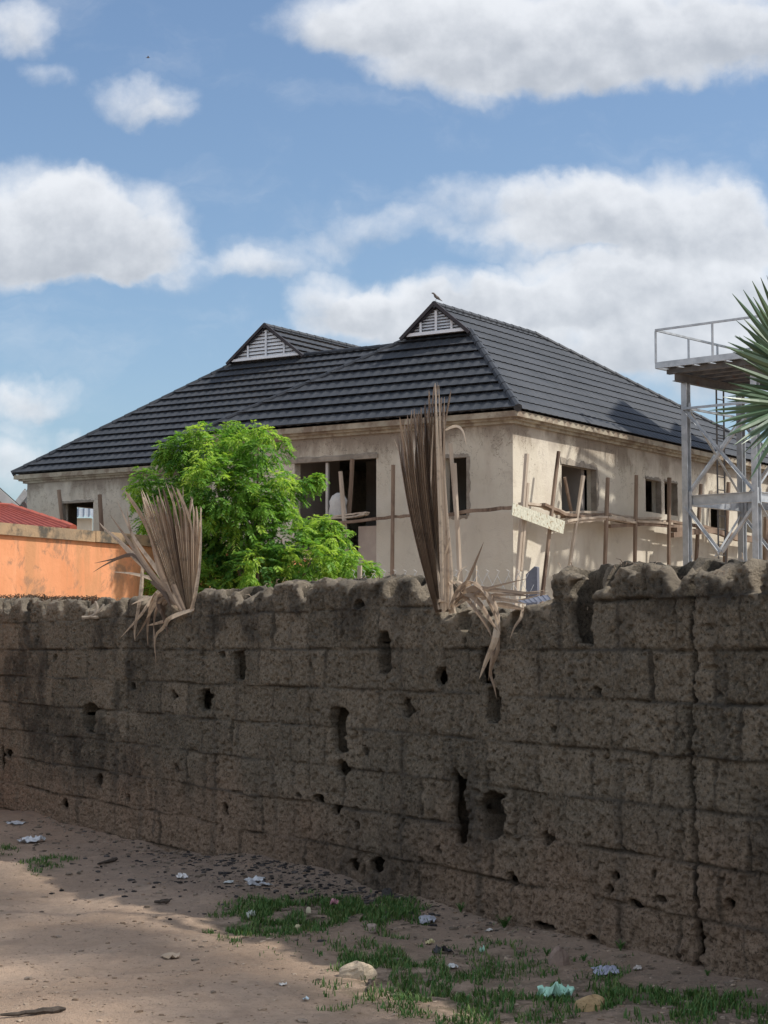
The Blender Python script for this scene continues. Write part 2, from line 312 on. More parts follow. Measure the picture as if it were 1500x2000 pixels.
def surface_nets(f, xs, ys, zs):
    ins = f > 0; nx, ny, nz = f.shape
    cnt = np.zeros((nx - 1, ny - 1, nz - 1), np.int8)
    for a in (0, 1):
        for b in (0, 1):
            for c in (0, 1): cnt += ins[a:nx - 1 + a, b:ny - 1 + b, c:nz - 1 + c]
    act = (cnt > 0) & (cnt < 8); I, J, K = np.nonzero(act); del cnt
    idx = np.full(act.shape, -1, np.int32); idx[I, J, K] = np.arange(len(I))
    C = {}
    for a in (0, 1):
        for b in (0, 1):
            for c in (0, 1): C[a, b, c] = f[I + a, J + b, K + c]
    acc = np.zeros((len(I), 3), np.float32); n = np.zeros(len(I), np.float32)
    for p in C:
        for ax in range(3):
            if p[ax] == 0:
                q = list(p); q[ax] = 1; q = tuple(q); A, B = C[p], C[q]; m = (A > 0) != (B > 0)
                tt = np.where(m, A / np.where(m, A - B, 1), 0)
                for e in range(3): acc[:, e] += np.where(m, tt if e == ax else p[e], 0)
                n += m
    acc /= n[:, None]
    def pos(arr, i, fr): return arr[i] + (arr[np.minimum(i + 1, len(arr) - 1)] - arr[i]) * fr
    V = np.stack([pos(xs, I, acc[:, 0]), pos(ys, J, acc[:, 1]), pos(zs, K, acc[:, 2])], 1)
    quads = []
    def do(A, B, get):
        m = A != B; i, j, k = np.nonzero(m); q = get(i, j, k); sgn = A[i, j, k]
        q = np.where(sgn[:, None], q[:, ::-1], q)      # the (s,t,z) frame is left-handed
        quads.append(q)
    do(ins[:-1, 1:-1, 1:-1], ins[1:, 1:-1, 1:-1], lambda i, j, k: np.stack([idx[i, j, k], idx[i, j + 1, k], idx[i, j + 1, k + 1], idx[i, j, k + 1]], 1))
    do(ins[1:-1, :-1, 1:-1], ins[1:-1, 1:, 1:-1], lambda i, j, k: np.stack([idx[i, j, k], idx[i, j, k + 1], idx[i + 1, j, k + 1], idx[i + 1, j, k]], 1))
    do(ins[1:-1, 1:-1, :-1], ins[1:-1, 1:-1, 1:], lambda i, j, k: np.stack([idx[i, j, k], idx[i + 1, j, k], idx[i + 1, j + 1, k], idx[i, j + 1, k]], 1))
    return V, np.concatenate(quads)

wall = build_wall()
tag(wall, 'long crumbling wall of weathered sandcrete blocks with knocked-out holes and a jagged top', 'wall')
m, g, b = newmat('old sandcrete'); v = coords(g)
c = g.mix(attr(g, 'block'), (.160, .140, .108), (.245, .208, .158))
c = g.mix(attr(g, 'pink'), c, (.29, .21, .15))
spk = g.noise(v, 62, 4, .78); c = g.mix(g.math('MULTIPLY', g.ss(spk, .52, .70), .75), c, (.37, .30, .22)); c = g.mix(g.math('MULTIPLY', g.ss(spk, .50, .34), .85), c, (.045, .038, .031))
md = g.noise(v, 3.5, 8, .68); c = g.mix(g.math('MULTIPLY', attr(g, 'mould'), g.math('MULTIPLY', g.ss(md, .3, .62), .85)), c, (.050, .045, .038))
c = g.mix(g.math('MULTIPLY', attr(g, 'joint_crack_shade'), .68), c, (.050, .044, .037))
c = g.mix(g.math('MULTIPLY', attr(g, 'sunlit_rim'), .75), c, (.36, .30, .225))  # sunlit look of the top rims mixed into the colour
c = g.mix(g.math('MULTIPLY', g.ss(g.noise(g.vmath('MULTIPLY', v, (3, 3, .35)), 1.8, 6, .6), .52, .7), .55), c, (.075, .068, .058))
g.set(b, 'Base Color', c); g.set(b, 'Roughness', .95); g.set(b, 'Specular IOR Level', .15)
bump(g, b, g.math('ADD', g.noise(v, 60, 5, .7), g.math('MULTIPLY', g.noise(v, 190, 2, .6), .5)), .022, 1.0)
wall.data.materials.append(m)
# ------------------------------------------------------------------ ground
def wall_dist(x, y): return -((x - W0.x) * WN.x + (y - W0.y) * WN.y)       # metres in front of the wall face
def gheight(x, y):
    dw = wall_dist(x, y); m = sstep(5.5, 6.5, y) * sstep(22, 17, y) * sstep(-7.5, -6, x) * sstep(5, 4, x)
    s = (x - W0.x) * WD.x + (y - W0.y) * WD.y
    h = .035 * fbm(x * .8, y * .8, 120, 3) + .012 * fbm(x * 5, y * 5, 121, 3) + .005 * vn(x * 22, y * 22, 123)
    h = h + .10 * np.exp(-np.clip(dw, 0, 9) / .45) * np.exp(-((s - wallsz(640, 1700)[0]) / 1.6) ** 2) + .02 * np.exp(-np.clip(dw, 0, 9) / .25)
    return h * m - .012
xs = np.concatenate([[-3000, -800, -200, -60, -20, -10], np.arange(-7.5, 4.6, .035), [6, 10, 20, 60, 200, 800, 3000]])
ys = np.concatenate([[-800, -100, -20, 0, 4], np.arange(5.5, 20.5, .04), [24, 30, 45, 80, 200, 800, 3500]])
XX, YY = np.meshgrid(xs, ys, indexing='ij'); HH = gheight(XX, YY)
me = bpy.data.meshes.new('ground'); nx, ny = XX.shape
V = np.stack([XX, YY, HH], -1).reshape(-1, 3).astype(np.float32)
i, j = np.meshgrid(np.arange(nx - 1), np.arange(ny - 1), indexing='ij'); b0 = (i * ny + j).ravel()
Q = np.stack([b0, b0 + ny, b0 + ny + 1, b0 + 1], 1).astype(np.int32)
me.vertices.add(len(V)); me.vertices.foreach_set('co', V.ravel()); me.loops.add(Q.size); me.loops.foreach_set('vertex_index', Q.ravel())
me.polygons.add(len(Q)); me.polygons.foreach_set('loop_start', np.arange(0, Q.size, 4, dtype=np.int32)); me.polygons.foreach_set('loop_total', np.full(len(Q), 4, np.int32)); me.update(); me.validate()
me.polygons.foreach_set('use_smooth', [True] * len(me.polygons))
dwv = wall_dist(V[:, 0], V[:, 1]); sv_ = (V[:, 0] - W0.x) * WD.x + (V[:, 1] - W0.y) * WD.y
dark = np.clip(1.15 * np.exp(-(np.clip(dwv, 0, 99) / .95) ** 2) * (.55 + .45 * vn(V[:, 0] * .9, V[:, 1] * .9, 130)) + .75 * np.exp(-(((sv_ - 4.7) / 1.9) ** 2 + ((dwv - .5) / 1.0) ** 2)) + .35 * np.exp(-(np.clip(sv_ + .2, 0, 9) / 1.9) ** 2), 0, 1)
grs = np.zeros(len(V), np.float32)
GP = [(500, 1790, 90, 40, 1.0), (600, 1785, 110, 32, 1), (760, 1790, 80, 34, 1), (690, 1775, 90, 24, .8), (720, 1870, 90, 36, .9), (800, 1920, 190, 70, .8), (960, 1890, 160, 60, .6), (980, 1965, 230, 55, .8), (1170, 1930, 110, 45, .7), (1240, 1960, 160, 50, .75), (1400, 1975, 130, 45, 1), (1000, 1800, 50, 26, .45), (95, 1690, 45, 22, .7), (10, 1660, 25, 12, .7), (890, 1770, 30, 14, .4), (640, 1840, 200, 40, .25), (1210, 1890, 60, 25, .3)]
GPW = []
for (px, py, rx, ry, wt) in GP:
    c_ = ground(px, py); ex = abs(ground(px + rx, py).x - c_.x); ey = abs(ground(px, py - ry).y - ground(px, py + ry).y) / 2
    GPW.append((c_.x, c_.y, ex, ey, wt)); grs = np.maximum(grs, wt * np.exp(-(((V[:, 0] - c_.x) / ex) ** 2 + ((V[:, 1] - c_.y) / ey) ** 2) * 1.2))
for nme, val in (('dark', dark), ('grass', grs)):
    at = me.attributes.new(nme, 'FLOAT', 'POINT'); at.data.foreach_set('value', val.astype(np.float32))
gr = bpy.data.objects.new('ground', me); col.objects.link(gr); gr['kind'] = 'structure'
m, g, b = newmat('sandy earth'); v = coords(g)
c = g.mix(g.ss(g.noise(v, .9, 6, .6), .35, .65), (.43, .305, .215), (.51, .375, .275))
c = g.mix(g.math('MULTIPLY', g.ss(g.noise(v, 4, 7, .65), .5, .68), .5), c, (.34, .245, .18))
c = g.mix(g.math('MULTIPLY', g.ss(g.noise(v, 13, 6, .7), .46, .66), .45), c, (.33, .25, .185))
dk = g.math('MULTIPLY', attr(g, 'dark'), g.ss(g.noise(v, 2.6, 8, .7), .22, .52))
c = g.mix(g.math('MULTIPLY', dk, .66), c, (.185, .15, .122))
c = g.mix(g.math('MULTIPLY', attr(g, 'grass'), g.ss(g.noise(v, 9, 5, .6), .4, .6)), c, (.085, .075, .042))
sp = g.noise(v, 55, 3, .7); c = g.mix(g.math('MULTIPLY', g.ss(sp, .58, .72), .6), c, (.52, .42, .32)); c = g.mix(g.math('MULTIPLY', g.ss(sp, .42, .30), .55), c, (.13, .10, .08))
g.set(b, 'Base Color', c); g.set(b, 'Roughness', .95); g.set(b, 'Specular IOR Level', .15)
bump(g, b, g.math('ADD', g.noise(v, 30, 6, .7), g.math('MULTIPLY', g.noise(v, 120, 3, .6), .5)), .018, .8)
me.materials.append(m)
def gz(x, y): return float(gheight(np.array([x]), np.array([y]))[0])
def gpt(px, py):
    p = ground(px, py); z = gz(p.x, p.y); p = ground(px, py, z); return Vector((p.x, p.y, gz(p.x, p.y)))

# loose stones and grit, burnt bits (nobody could count them)
def stones(n, name, mat, sampler, smin, smax, flat=.6):
    mb = MB(); k = 0
    while k < n:
        q = sampler()
        if q is None: continue
        x, y = q; z = gz(x, y); r = smin * (smax / smin) ** (random.random() ** 2.2); k += 1
        vs = []; an0 = random.random() * 6
        ax = r * random.uniform(.7, 1.5); ay = r * random.uniform(.6, 1.1)
        for lv, rr in ((-.4, .9), (.35, .85)):
            for q_ in range(5):
                an = an0 + q_ * 1.2566 + lv; e = random.uniform(.7, 1.15) * rr
                vs.append((x + math.cos(an) * ax * e, y + math.sin(an) * ay * e, z + r * flat * (lv + random.uniform(-.15, .15)) + r * .2))
        vs.append((x, y, z + r * flat * .95))
        fs = [(a, (a + 1) % 5, 5 + (a + 1) % 5, 5 + a) for a in range(5)] + [(5 + a, 5 + (a + 1) % 5, 10) for a in range(5)]
        mb.add(vs, fs, random.random())
    o = mb.build(name, mat); return o
def samp_any():
    px, py = random.uniform(-60, 1560), random.uniform(1560, 2030); p = ground(px, py)
    return (p.x, p.y) if wall_dist(p.x, p.y) > .03 else None
def samp_foot():
    s = random.uniform(-.5, 9.5); t = random.expovariate(1 / .5); q = WP(s, -t - .02, 0)
    return (q.x, q.y)
def samp_burn():
    s = wallsz(random.gauss(620, 150), 1700)[0]; t = random.expovariate(1 / .30); q = WP(s, -t - .02, 0)
    return (q.x, q.y)
def tonemat(name, a, b_, rough=.9, spec=.2):
    m, g, b = newmat(name); v = coords(g); c = g.mix(attr(g), a, b_); c = g.mix(g.math('MULTIPLY', g.ss(g.noise(v, 60, 3), .45, .65), .4), c, tuple(x * .55 for x in a))
    g.set(b, 'Base Color', c); g.set(b, 'Roughness', rough); g.set(b, 'Specular IOR Level', spec); return m
tag(stones(2600, 'gravel', tonemat('pebble', (.24, .17, .115), (.48, .38, .29)), samp_any, .003, .016), 'small pale and brown stones scattered over the sandy ground', 'gravel', kind='stuff')
tag(stones(2200, 'rubble', tonemat('crumbled block', (.13, .105, .08), (.34, .27, .21)), samp_foot, .004, .026), 'crumbled grit fallen along the foot of the block wall', 'rubble', kind='stuff')
tag(stones(2000, 'charcoal_bits', tonemat('char', (.018, .017, .018), (.10, .09, .085)), samp_burn, .003, .024, .6), 'burnt black bits and ash strewn by the wall foot', 'charcoal', kind='stuff')

# grass
def grass_patch():
    mb = MB()
    for (cx, cy, ex, ey, wt) in GPW:
        n = int(3000 * wt * wt * ex * ey / .12)
        for _ in range(min(n, 5200)):
            a = random.random() * 6.283; r = math.sqrt(random.random()) * 1.15; x = cx + math.cos(a) * r * ex; y = cy + math.sin(a) * r * ey
            cl = float(vn(np.array([x * 12.0]), np.array([y * 7.0]), 140)[0])
            if cl < .0 + .6 * r * r - .42 * wt or random.random() < .25 * r: continue
            if wall_dist(x, y) < .04: continue
            z = gz(x, y) - .004; h = random.uniform(.015, .058) * (.6 + .5 * wt) * (1.15 - .5 * r); an = random.random() * 6.283; lean = random.uniform(.1, .9) * h
            dx, dy = math.cos(an), math.sin(an); wd = random.uniform(.0018, .0042); px_, py_ = -dy * wd, dx * wd
            m1 = (x + dx * lean * .35, y + dy * lean * .35, z + h * .6); tpx = (x + dx * lean, y + dy * lean, z + h * .95)
            mb.add([(x - px_, y - py_, z), (x + px_, y + py_, z), (m1[0] + px_ * .8, m1[1] + py_ * .8, m1[2]), (m1[0] - px_ * .8, m1[1] - py_ * .8, m1[2]), tpx], [(0, 1, 2, 3), (3, 2, 4)], random.random())
    return mb
m, g, b = newmat('grass blade'); c = g.mix(g.ss(attr(g), .3, 1), (.048, .125, .025), (.13, .18, .05)); g.set(b, 'Base Color', c); g.set(b, 'Roughness', .6); g.set(b, 'Specular IOR Level', .3)
GRASSM = m
tag(grass_patch().build('grass', m), 'short green grass growing in patches at the foot of the wall', 'grass', kind='stuff')
# ------------------------------------------------------------------ the unfinished house
TH = math.atan((3100 - 750) / F)
HA = Vector((math.sin(TH), math.cos(TH), 0)); HB = Vector((-math.cos(TH), math.sin(TH), 0)); H0 = P(1012, 797, 38.0); ZE = H0.z; H0.z = 0
def H(m, n, z): return H0 + HA * m + HB * n + Vector((0, 0, z))
house = thing('unfinished_house', H(3, 4, 0), 'unfinished two storey house with beige rendered walls, bare window openings and a black tiled roof', 'house')
# materials
def plaster():
    m, g, b = newmat('bare render'); v = coords(g)
    c = g.mix(g.ss(g.noise(v, .55, 6, .6), .32, .68), (.505, .46, .375), (.58, .535, .445))
    c = g.mix(g.math('MULTIPLY', g.ss(g.noise(g.vmath('MULTIPLY', v, (1, 1, .18)), 2.6, 6, .65), .5, .72), .45), c, (.41, .35, .285))
    c = g.mix(g.math('MULTIPLY', g.ss(g.noise(v, 1.7, 8, .7, .6), .56, .66), .35), c, (.36, .31, .26))
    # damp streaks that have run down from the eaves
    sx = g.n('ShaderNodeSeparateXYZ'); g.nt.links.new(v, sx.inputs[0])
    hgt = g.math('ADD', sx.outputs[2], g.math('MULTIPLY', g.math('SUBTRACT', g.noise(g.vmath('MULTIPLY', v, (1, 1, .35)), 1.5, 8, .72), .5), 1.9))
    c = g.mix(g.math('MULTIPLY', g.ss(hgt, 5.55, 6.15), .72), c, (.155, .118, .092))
    c = g.mix(g.math('MULTIPLY', g.ss(g.noise(v, 7, 6, .7), .6, .7), .3), c, (.30, .25, .2))
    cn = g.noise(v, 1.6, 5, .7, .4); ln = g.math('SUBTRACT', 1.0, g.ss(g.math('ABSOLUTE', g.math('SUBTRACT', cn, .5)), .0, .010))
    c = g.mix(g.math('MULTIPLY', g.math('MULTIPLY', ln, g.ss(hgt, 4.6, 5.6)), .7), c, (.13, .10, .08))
    c = g.mix(g.math('MULTIPLY', g.ss(g.noise(v, .8, 3, .5), .52, .60), .35), c, (.62, .57, .49))
    g.set(b, 'Base Color', c); g.set(b, 'Roughness', .92); g.set(b, 'Specular IOR Level', .15)
    bump(g, b, g.math('ADD', g.noise(v, 5, 6, .65), g.math('MULTIPLY', g.noise(v, 40, 4, .6), .4)), .02, .7); return m
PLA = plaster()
RAW = simple('raw concrete', (.22, .19, .155), (.32, .28, .23), 5, .95, c3=(.09, .08, .07), bumpd=.02)
TRIM = simple('weathered trim', (.30, .27, .21), (.40, .36, .28), 4, .85, c3=(.21, .165, .125), c3t=(.44, .62), c3s=2.5)
m, g, b = newmat('stone coated tile'); v = coords(g); c = g.mix(g.ss(g.noise(v, 1.1, 5, .6), .35, .65), (.032, .037, .045), (.046, .051, .060))
c = g.mix(g.math('MULTIPLY', g.ss(g.noise(v, 160, 2, .7), .55, .7), .4), c, (.085, .087, .092)); c = g.mix(g.math('MULTIPLY', g.ss(g.noise(g.vmath('MULTIPLY', v, (1, 1, 3)), 3.5, 6, .7), .66, .76), .35), c, (.12, .12, .115))
g.set(b, 'Base Color', c); g.set(b, 'Roughness', .62); g.set(b, 'Specular IOR Level', .35); bump(g, b, g.noise(v, 120, 3, .7), .004, .6); TILE = m
WHITE = simple('white louvre', (.76, .79, .83), (.82, .84, .87), 3, .5, bumpd=0)
DARKTRIM = simple('dark verge', (.035, .03, .035), (.05, .045, .05), 4, .6, bumpd=0)
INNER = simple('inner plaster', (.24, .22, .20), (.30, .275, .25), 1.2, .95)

def wall_panel(mb, o, ax, length, z0, z1, nin, th, ops):
    """a wall with real openings: outer and inner skin plus reveals"""
    o, ax, nin = Vector(o), Vector(ax), Vector(nin)
    us = sorted({0, length, *[a for q in ops for a in q[:2]]}); zs = sorted({z0, z1, *[a for q in ops for a in q[2:4]]})
    def pt(u, z, d): return o + ax * u + nin * d + Vector((0, 0, z))
    for a, b_ in zip(us[:-1], us[1:]):
        for c_, d_ in zip(zs[:-1], zs[1:]):
            if any(q[0] <= (a + b_) / 2 <= q[1] and q[2] <= (c_ + d_) / 2 <= q[3] for q in ops): continue
            mb.add([pt(a, c_, 0), pt(b_, c_, 0), pt(b_, d_, 0), pt(a, d_, 0)], [(0, 1, 2, 3)])
            mb.add([pt(a, c_, th), pt(b_, c_, th), pt(b_, d_, th), pt(a, d_, th)], [(3, 2, 1, 0)])
    for (a, b_, c_, d_) in ops:
        mb.add([pt(a, c_, 0), pt(b_, c_, 0), pt(b_, d_, 0), pt(a, d_, 0), pt(a, c_, th), pt(b_, c_, th), pt(b_, d_, th), pt(a, d_, th)], [(0, 4, 5, 1), (1, 5, 6, 2), (2, 6, 7, 3), (3, 7, 4, 0)])
OV = .30
pF = H(OV, 0, 0); pR = H(0, OV, 0); M2 = 4.85; pF2 = H(M2 + OV, 0, 0)
def onF(px, py): q = onplane(px, py, pF, HA); return (q - pF).dot(HB), q.z
def onR(px, py): q = onplane(px, py, pR, HB); return (q - pR).dot(HA), q.z
def onF2(px, py): q = onplane(px, py, pF2, HA); return (q - pF2).dot(HB), q.z
def rect(fn, x0, y0, x1, y1):
    xm, ym = (x0 + x1) / 2, (y0 + y1) / 2; a = fn(x0, ym)[0]; b_ = fn(x1, ym)[0]; return (min(a, b_), max(a, b_), fn(xm, y1)[1], fn(xm, y0)[1])
WT = ZE - .20
opF = [rect(onF, 575, 893, 735, 1105), rect(onF, 868, 893, 913, 1008)]
opR = [rect(onR, 1097, 911, 1164, 1012), rect(onR, 1261, 937, 1290, 1001), rect(onR, 1298, 942, 1322, 1006), rect(onR, 1386, 966, 1417, 1042), rect(onR, 1452, 975, 1470, 1040)]
opF2 = [rect(onF2, 122, 981, 182, 1040)]
nL, nL2, mB, mB2 = 8.3, 18.9, 16.5, 13.5
w1 = MB()
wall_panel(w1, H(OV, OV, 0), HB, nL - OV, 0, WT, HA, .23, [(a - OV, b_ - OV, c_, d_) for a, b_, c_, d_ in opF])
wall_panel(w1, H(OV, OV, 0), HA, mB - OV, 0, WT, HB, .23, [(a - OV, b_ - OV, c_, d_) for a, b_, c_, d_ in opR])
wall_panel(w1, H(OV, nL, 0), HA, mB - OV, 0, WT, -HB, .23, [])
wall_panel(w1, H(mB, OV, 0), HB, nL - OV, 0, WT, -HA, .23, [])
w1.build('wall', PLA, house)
w2 = MB()
wall_panel(w2, H(M2 + OV, nL, 0), HB, nL2 - nL, 0, WT, HA, .23, [(a - nL, b_ - nL, c_, d_) for a, b_, c_, d_ in opF2])
# left wall of the wing, with the window one sees straight through
qs = H(0, nL2, 0)
def onS2(px, py): q = onplane(px, py, qs, HB); return (q - qs).dot(HA) - (M2 + OV), q.z
os_ = rect(onS2, 139, 992, 183, 1050)
wall_panel(w2, H(M2 + OV, nL2, 0), HA, mB2 - M2 - OV, 0, WT, -HB, .23, [os_])
wall_panel(w2, H(mB2, nL, 0), HB, nL2 - nL, 0, WT, -HA, .23, [])
w2.build('wall', PLA, house)
# slabs and inner walls
fl = MB()
def slab(mb, m0, m1, n0, n1, z0, z1):
    mb.add([H(m0, n0, z0), H(m1, n0, z0), H(m1, n1, z0), H(m0, n1, z0), H(m0, n0, z1), H(m1, n0, z1), H(m1, n1, z1), H(m0, n1, z1)], [(0, 3, 2, 1), (4, 5, 6, 7), (0, 1, 5, 4), (1, 2, 6, 5), (2, 3, 7, 6), (3, 0, 4, 7)])
slab(fl, OV + .24, mB - .24, OV + .24, nL - .24, 3.0, 3.18); slab(fl, M2 + OV + .24, mB2 - .24, nL + .24, nL2 - .24, 3.0, 3.18)
slab(fl, OV + .24, mB - .24, OV + .24, nL - .24, 6.02, 6.14); slab(fl, M2 + OV + .24, mB2 - .24, nL + .24, nL2 - .24, 6.02, 6.14)
fl.build('floor_slab', RAW, house)
pw = MB()
def part(m0, m1, n0, n1): slab(pw, m0, m1, n0, n1, 3.19, 6.01)
part(OV + 2.2, OV + 2.35, 6.4, nL - .24); part(OV + .24, OV + 3.6, 3.3, 3.45); part(OV + 3.6, OV + 3.75, OV + .24, 6.39); part(6.5, 6.65, OV + .24, 3.2)
part(OV + .3, OV + 2.19, 6.2, 6.3)
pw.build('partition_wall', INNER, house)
# low infill wall and lintel in the big opening
a, b_, c_, d_ = opF[0]
iw = MB(); q0 = onF(697, 1028); slab(iw, OV + .06, OV + .18, b_ if False else a + .001, q0[0], c_ + .001, q0[1]); iw.build('infill_panel', simple('pinkish infill', (.40, .335, .285), (.46, .39, .33), 3), house)
li = MB(); slab(li, OV - .025, OV + .1, a - .05, b_ + .3, d_ - .08, d_ + .01); li.build('lintel', RAW, house)
ml = MB(); nn = onF(634, 960)[0]; slab(ml, OV + .08, OV + .14, nn - .03, nn + .03, c_ + .6, d_ - .1); ml.build('mullion', simple('pale metal', (.42, .40, .36), (.5, .48, .44), 4), house)
# raw broken edge round openings: an irregular frame of bare concrete
def window_edge(origin, ax, nout, op, sides, wid, seed):
    rr = random.Random(seed); mb = MB(); a, b_, c_, d_ = op
    def run(p0, p1, out):
        k = 16; vs = []
        for i in range(k + 1):
            t_ = i / k; u = p0[0] + (p1[0] - p0[0]) * t_; z = p0[1] + (p1[1] - p0[1]) * t_
            e = wid * rr.uniform(.55, 1.25); i_ = .012
            for (dd, o_) in ((i_ * -1, .022), (e, .004), (i_ * -1, -.12)): vs.append(origin + ax * (u + out[0] * dd) + Vector((0, 0, z + out[1] * dd)) + nout * (o_ + rr.uniform(-.002, .004)))
        fs = []
        for i in range(k): q = i * 3; fs += [(q, q + 1, q + 4, q + 3), (q + 2, q, q + 3, q + 5)]
        mb.add(vs, fs)
    if 't' in sides: run((a - wid * .4, d_), (b_ + wid * .4, d_), (0, 1))
    if 'l' in sides: run((a, c_), (a, d_), (-1, 0))
    if 'r' in sides: run((b_, c_), (b_, d_), (1, 0))
    if 'b' in sides: run((a, c_), (b_, c_), (0, -1))
    return mb
for op, sd, wd in zip(opR, ('tr', 'tr', 'tr', 'tlr', 't'), (.13, .07, .05, .08, .05)):
    fr_ = window_edge(pR, HA, -HB, op, sd, wd, int(op[0] * 100)).build('window_edge', RAW, house)
window_edge(pF, HB, -HA, opF[1], 'tlb', .07, 3).build('window_edge', RAW, house)
window_edge(pF, HB, -HA, opF[0], 't', .05, 5).build('window_edge', RAW, house)
window_edge(pF2, HB, -HA, opF2[0], 'tr', .06, 4).build('window_edge', RAW, house)
# eaves: fascia and stepped cornice
def band(mb, pts, d0, d1, z0, z1):        # pts: (m,n) of roof edge ; inward normals per segment ; offsets d inward
    for (A, B, nin, e0, e1) in pts:
        A, B = Vector(A), Vector(B); t = (B - A).normalized(); nin = Vector(nin)
        def c_(p, d, z, s_): q = p + nin * d + t * s_; return H(q.x, q.y, z)
        vs = [c_(A, d0, z0, d0 * e0), c_(B, d0, z0, -d0 * e1), c_(B, d0, z1, -d0 * e1), c_(A, d0, z1, d0 * e0), c_(A, d1, z0, d1 * e0), c_(B, d1, z0, -d1 * e1), c_(B, d1, z1, -d1 * e1), c_(A, d1, z1, d1 * e0)]
        mb.add(vs, [(0, 1, 2, 3), (0, 4, 5, 1), (3, 2, 6, 7), (0, 3, 7, 4), (1, 5, 6, 2)])
NM = 8.62
segs = [((0, 0), (0, NM), (1, 0), 1, 1), ((0, 0), (16.85, 0), (0, 1), 1, 1), ((M2, NM), (M2, 19.22), (1, 0), 0, 1), ((M2, 19.22), (mB2 + .3, 19.22), (0, -1), 1, 0), ((0, NM), (M2, NM), (0, -1), 1, 0)]
fa = MB(); band(fa, segs, .035, .5, ZE - .155, ZE - .035); fa.build('fascia', TRIM, house)
co = MB(); band(co, segs, .13, .5, ZE - .205, ZE - .156); band(co, segs, .22, .5, ZE - .27, ZE - .206); co.build('cornice', TRIM, house)

# roof
def tile_slope(mb, o, ue, ur, un, rlen, eL, eR, pitch=.37, de=.0667, ph=0.0, lip=.056):
    k = 0
    while k * pitch < rlen - .02:
        r0, r1 = k * pitch, min((k + 1) * pitch, rlen); a0, b0 = eL(r0), eR(r0); a1, b1 = eL(r1), eR(r1)
        lo_, hi = min(a0, a1), max(b0, b1); n = int((hi - lo_) / de) + 2; es = [lo_ + (hi - lo_) * i / (n - 1) for i in range(n)]
        vs = []; jit = random.uniform(-.004, .004)
        for e in es:
            wv = (math.sin((e + ph) * 2 * math.pi / .265)); wv = .5 + .5 * wv; wv = wv * wv
            for (r, hh, A, B) in ((r0 + .055 - .038 * wv, -.012, a0, b0), (r0 - .034 * wv - .004, lip + .024 * wv + jit, a0, b0), (r0 + .5 * (r1 - r0), .018 + .022 * wv, (a0 + a1) / 2, (b0 + b1) / 2), (r1, .0 + .016 * wv, a1, b1)):
                ee = min(max(e, A), B); vs.append(o + ue * ee + ur * r + un * hh)
        fs = []
        for i in range(n - 1):
            for q in range(3): b = i * 4 + q; fs.append((b, b + 4, b + 5, b + 1))
        mb.add(vs, fs); k += 1
def slope_axes(eave_dir, inward, T):
    ur = (inward + Vector((0, 0, T))).normalized(); un = (Vector((0, 0, 1)) - inward * T).normalized(); return eave_dir, ur, un
T1 = .82; hw = 3.55; zr = ZE + T1 * hw; wg = 2.75; zg = ZE + T1 * wg; q1 = math.sqrt(1 + T1 * T1)
roof1 = MB(); ngl = 2 * hw - wg
ue, ur, un = slope_axes(HB, HA, T1)
tile_slope(roof1, H(0, 0, ZE), ue, ur, un, wg * q1, lambda r: r / q1, lambda r: NM - (r / q1) * (NM - ngl) / wg)
ue, ur, un = slope_axes(HA, HB, T1)
tile_slope(roof1, H(0, 0, ZE), ue, ur, un, hw * q1, lambda r: r / q1 if r / q1 < wg else 2.45, lambda r: 16.9 - (r / q1) * (16.9 - 7.28) / hw, lip=.020)
def flat(mb, *pts):
    vs = [H(*p) for p in pts]; mb.add(vs, [tuple(range(len(vs)))])
flat(roof1, (0, NM, ZE), (wg, ngl, zg), (11, ngl, zg), (16.9, NM, ZE)); flat(roof1, (2.45, ngl + .0, zg), (2.45, hw, zr), (7.28, hw, zr), (8.3, ngl, zg)); flat(roof1, (7.28, hw, zr), (16.9, 0, ZE), (16.9, NM, ZE), (8.3, ngl, zg))
r1 = roof1.build('roof', TILE, house)
T2 = .75; q2 = math.sqrt(1 + T2 * T2); N2 = 19.22; nr2 = 13.42; wg2 = 4.55; zg2 = ZE + T2 * wg2; zr2 = ZE + T2 * (N2 - nr2); ngl2 = N2 - wg2; ngr2 = 2 * nr2 - ngl2
roof2 = MB(); ue, ur, un = slope_axes(HB, HA, T2)
tile_slope(roof2, H(M2, 0, ZE), ue, ur, un, wg2 * q2, lambda r: 6.6, lambda r: N2 - r / q2, ph=.1)
ue, ur, un = slope_axes(HA, -HB, T2)                              # left side of the wing
flat(roof2, (M2, N2, ZE), (M2 + wg2, ngl2, zg2), (17, ngl2, zg2), (17, N2, ZE)); flat(roof2, (M2 + wg2 - .3, ngl2, zg2), (M2 + wg2 - .3, nr2, zr2), (17, nr2, zr2), (17, ngl2, zg2))
ue, ur, un = slope_axes(HA, HB, T2)
tile_slope(roof2, H(0, nr2 - (zr2 - ZE) / T2, ZE) + (HB + Vector((0, 0, T2))) * ((zg2 - ZE) / T2 - 1.3), ue, ur, un, (1.3 + nr2 - ngr2) * q2, lambda r: M2 + wg2 - .3 if r / q2 > 1.3 else M2 + wg2 + .02, lambda r: 17.0)
flat(roof2, (M2 + wg2, 6.6, zg2), (M2 + wg2 + 4, 6.6, zg2 - 2.5), (M2 + wg2 + 4, ngl2, zg2 - 2.5), (M2 + wg2, ngl2, zg2))
r2 = roof2.build('roof', TILE, house)
def caps(mb, pts, rad=.085):
    pts = [Vector(p) for p in pts]
    for A, B in zip(pts[:-1], pts[1:]):
        L = (B - A).length; n = max(2, int(L / .4))
        for i in range(n):
            p = A + (B - A) * (i / n); q = A + (B - A) * ((i + 1.06) / n); mb.tube([p, q], [rad * 1.08, rad * .92], 8)
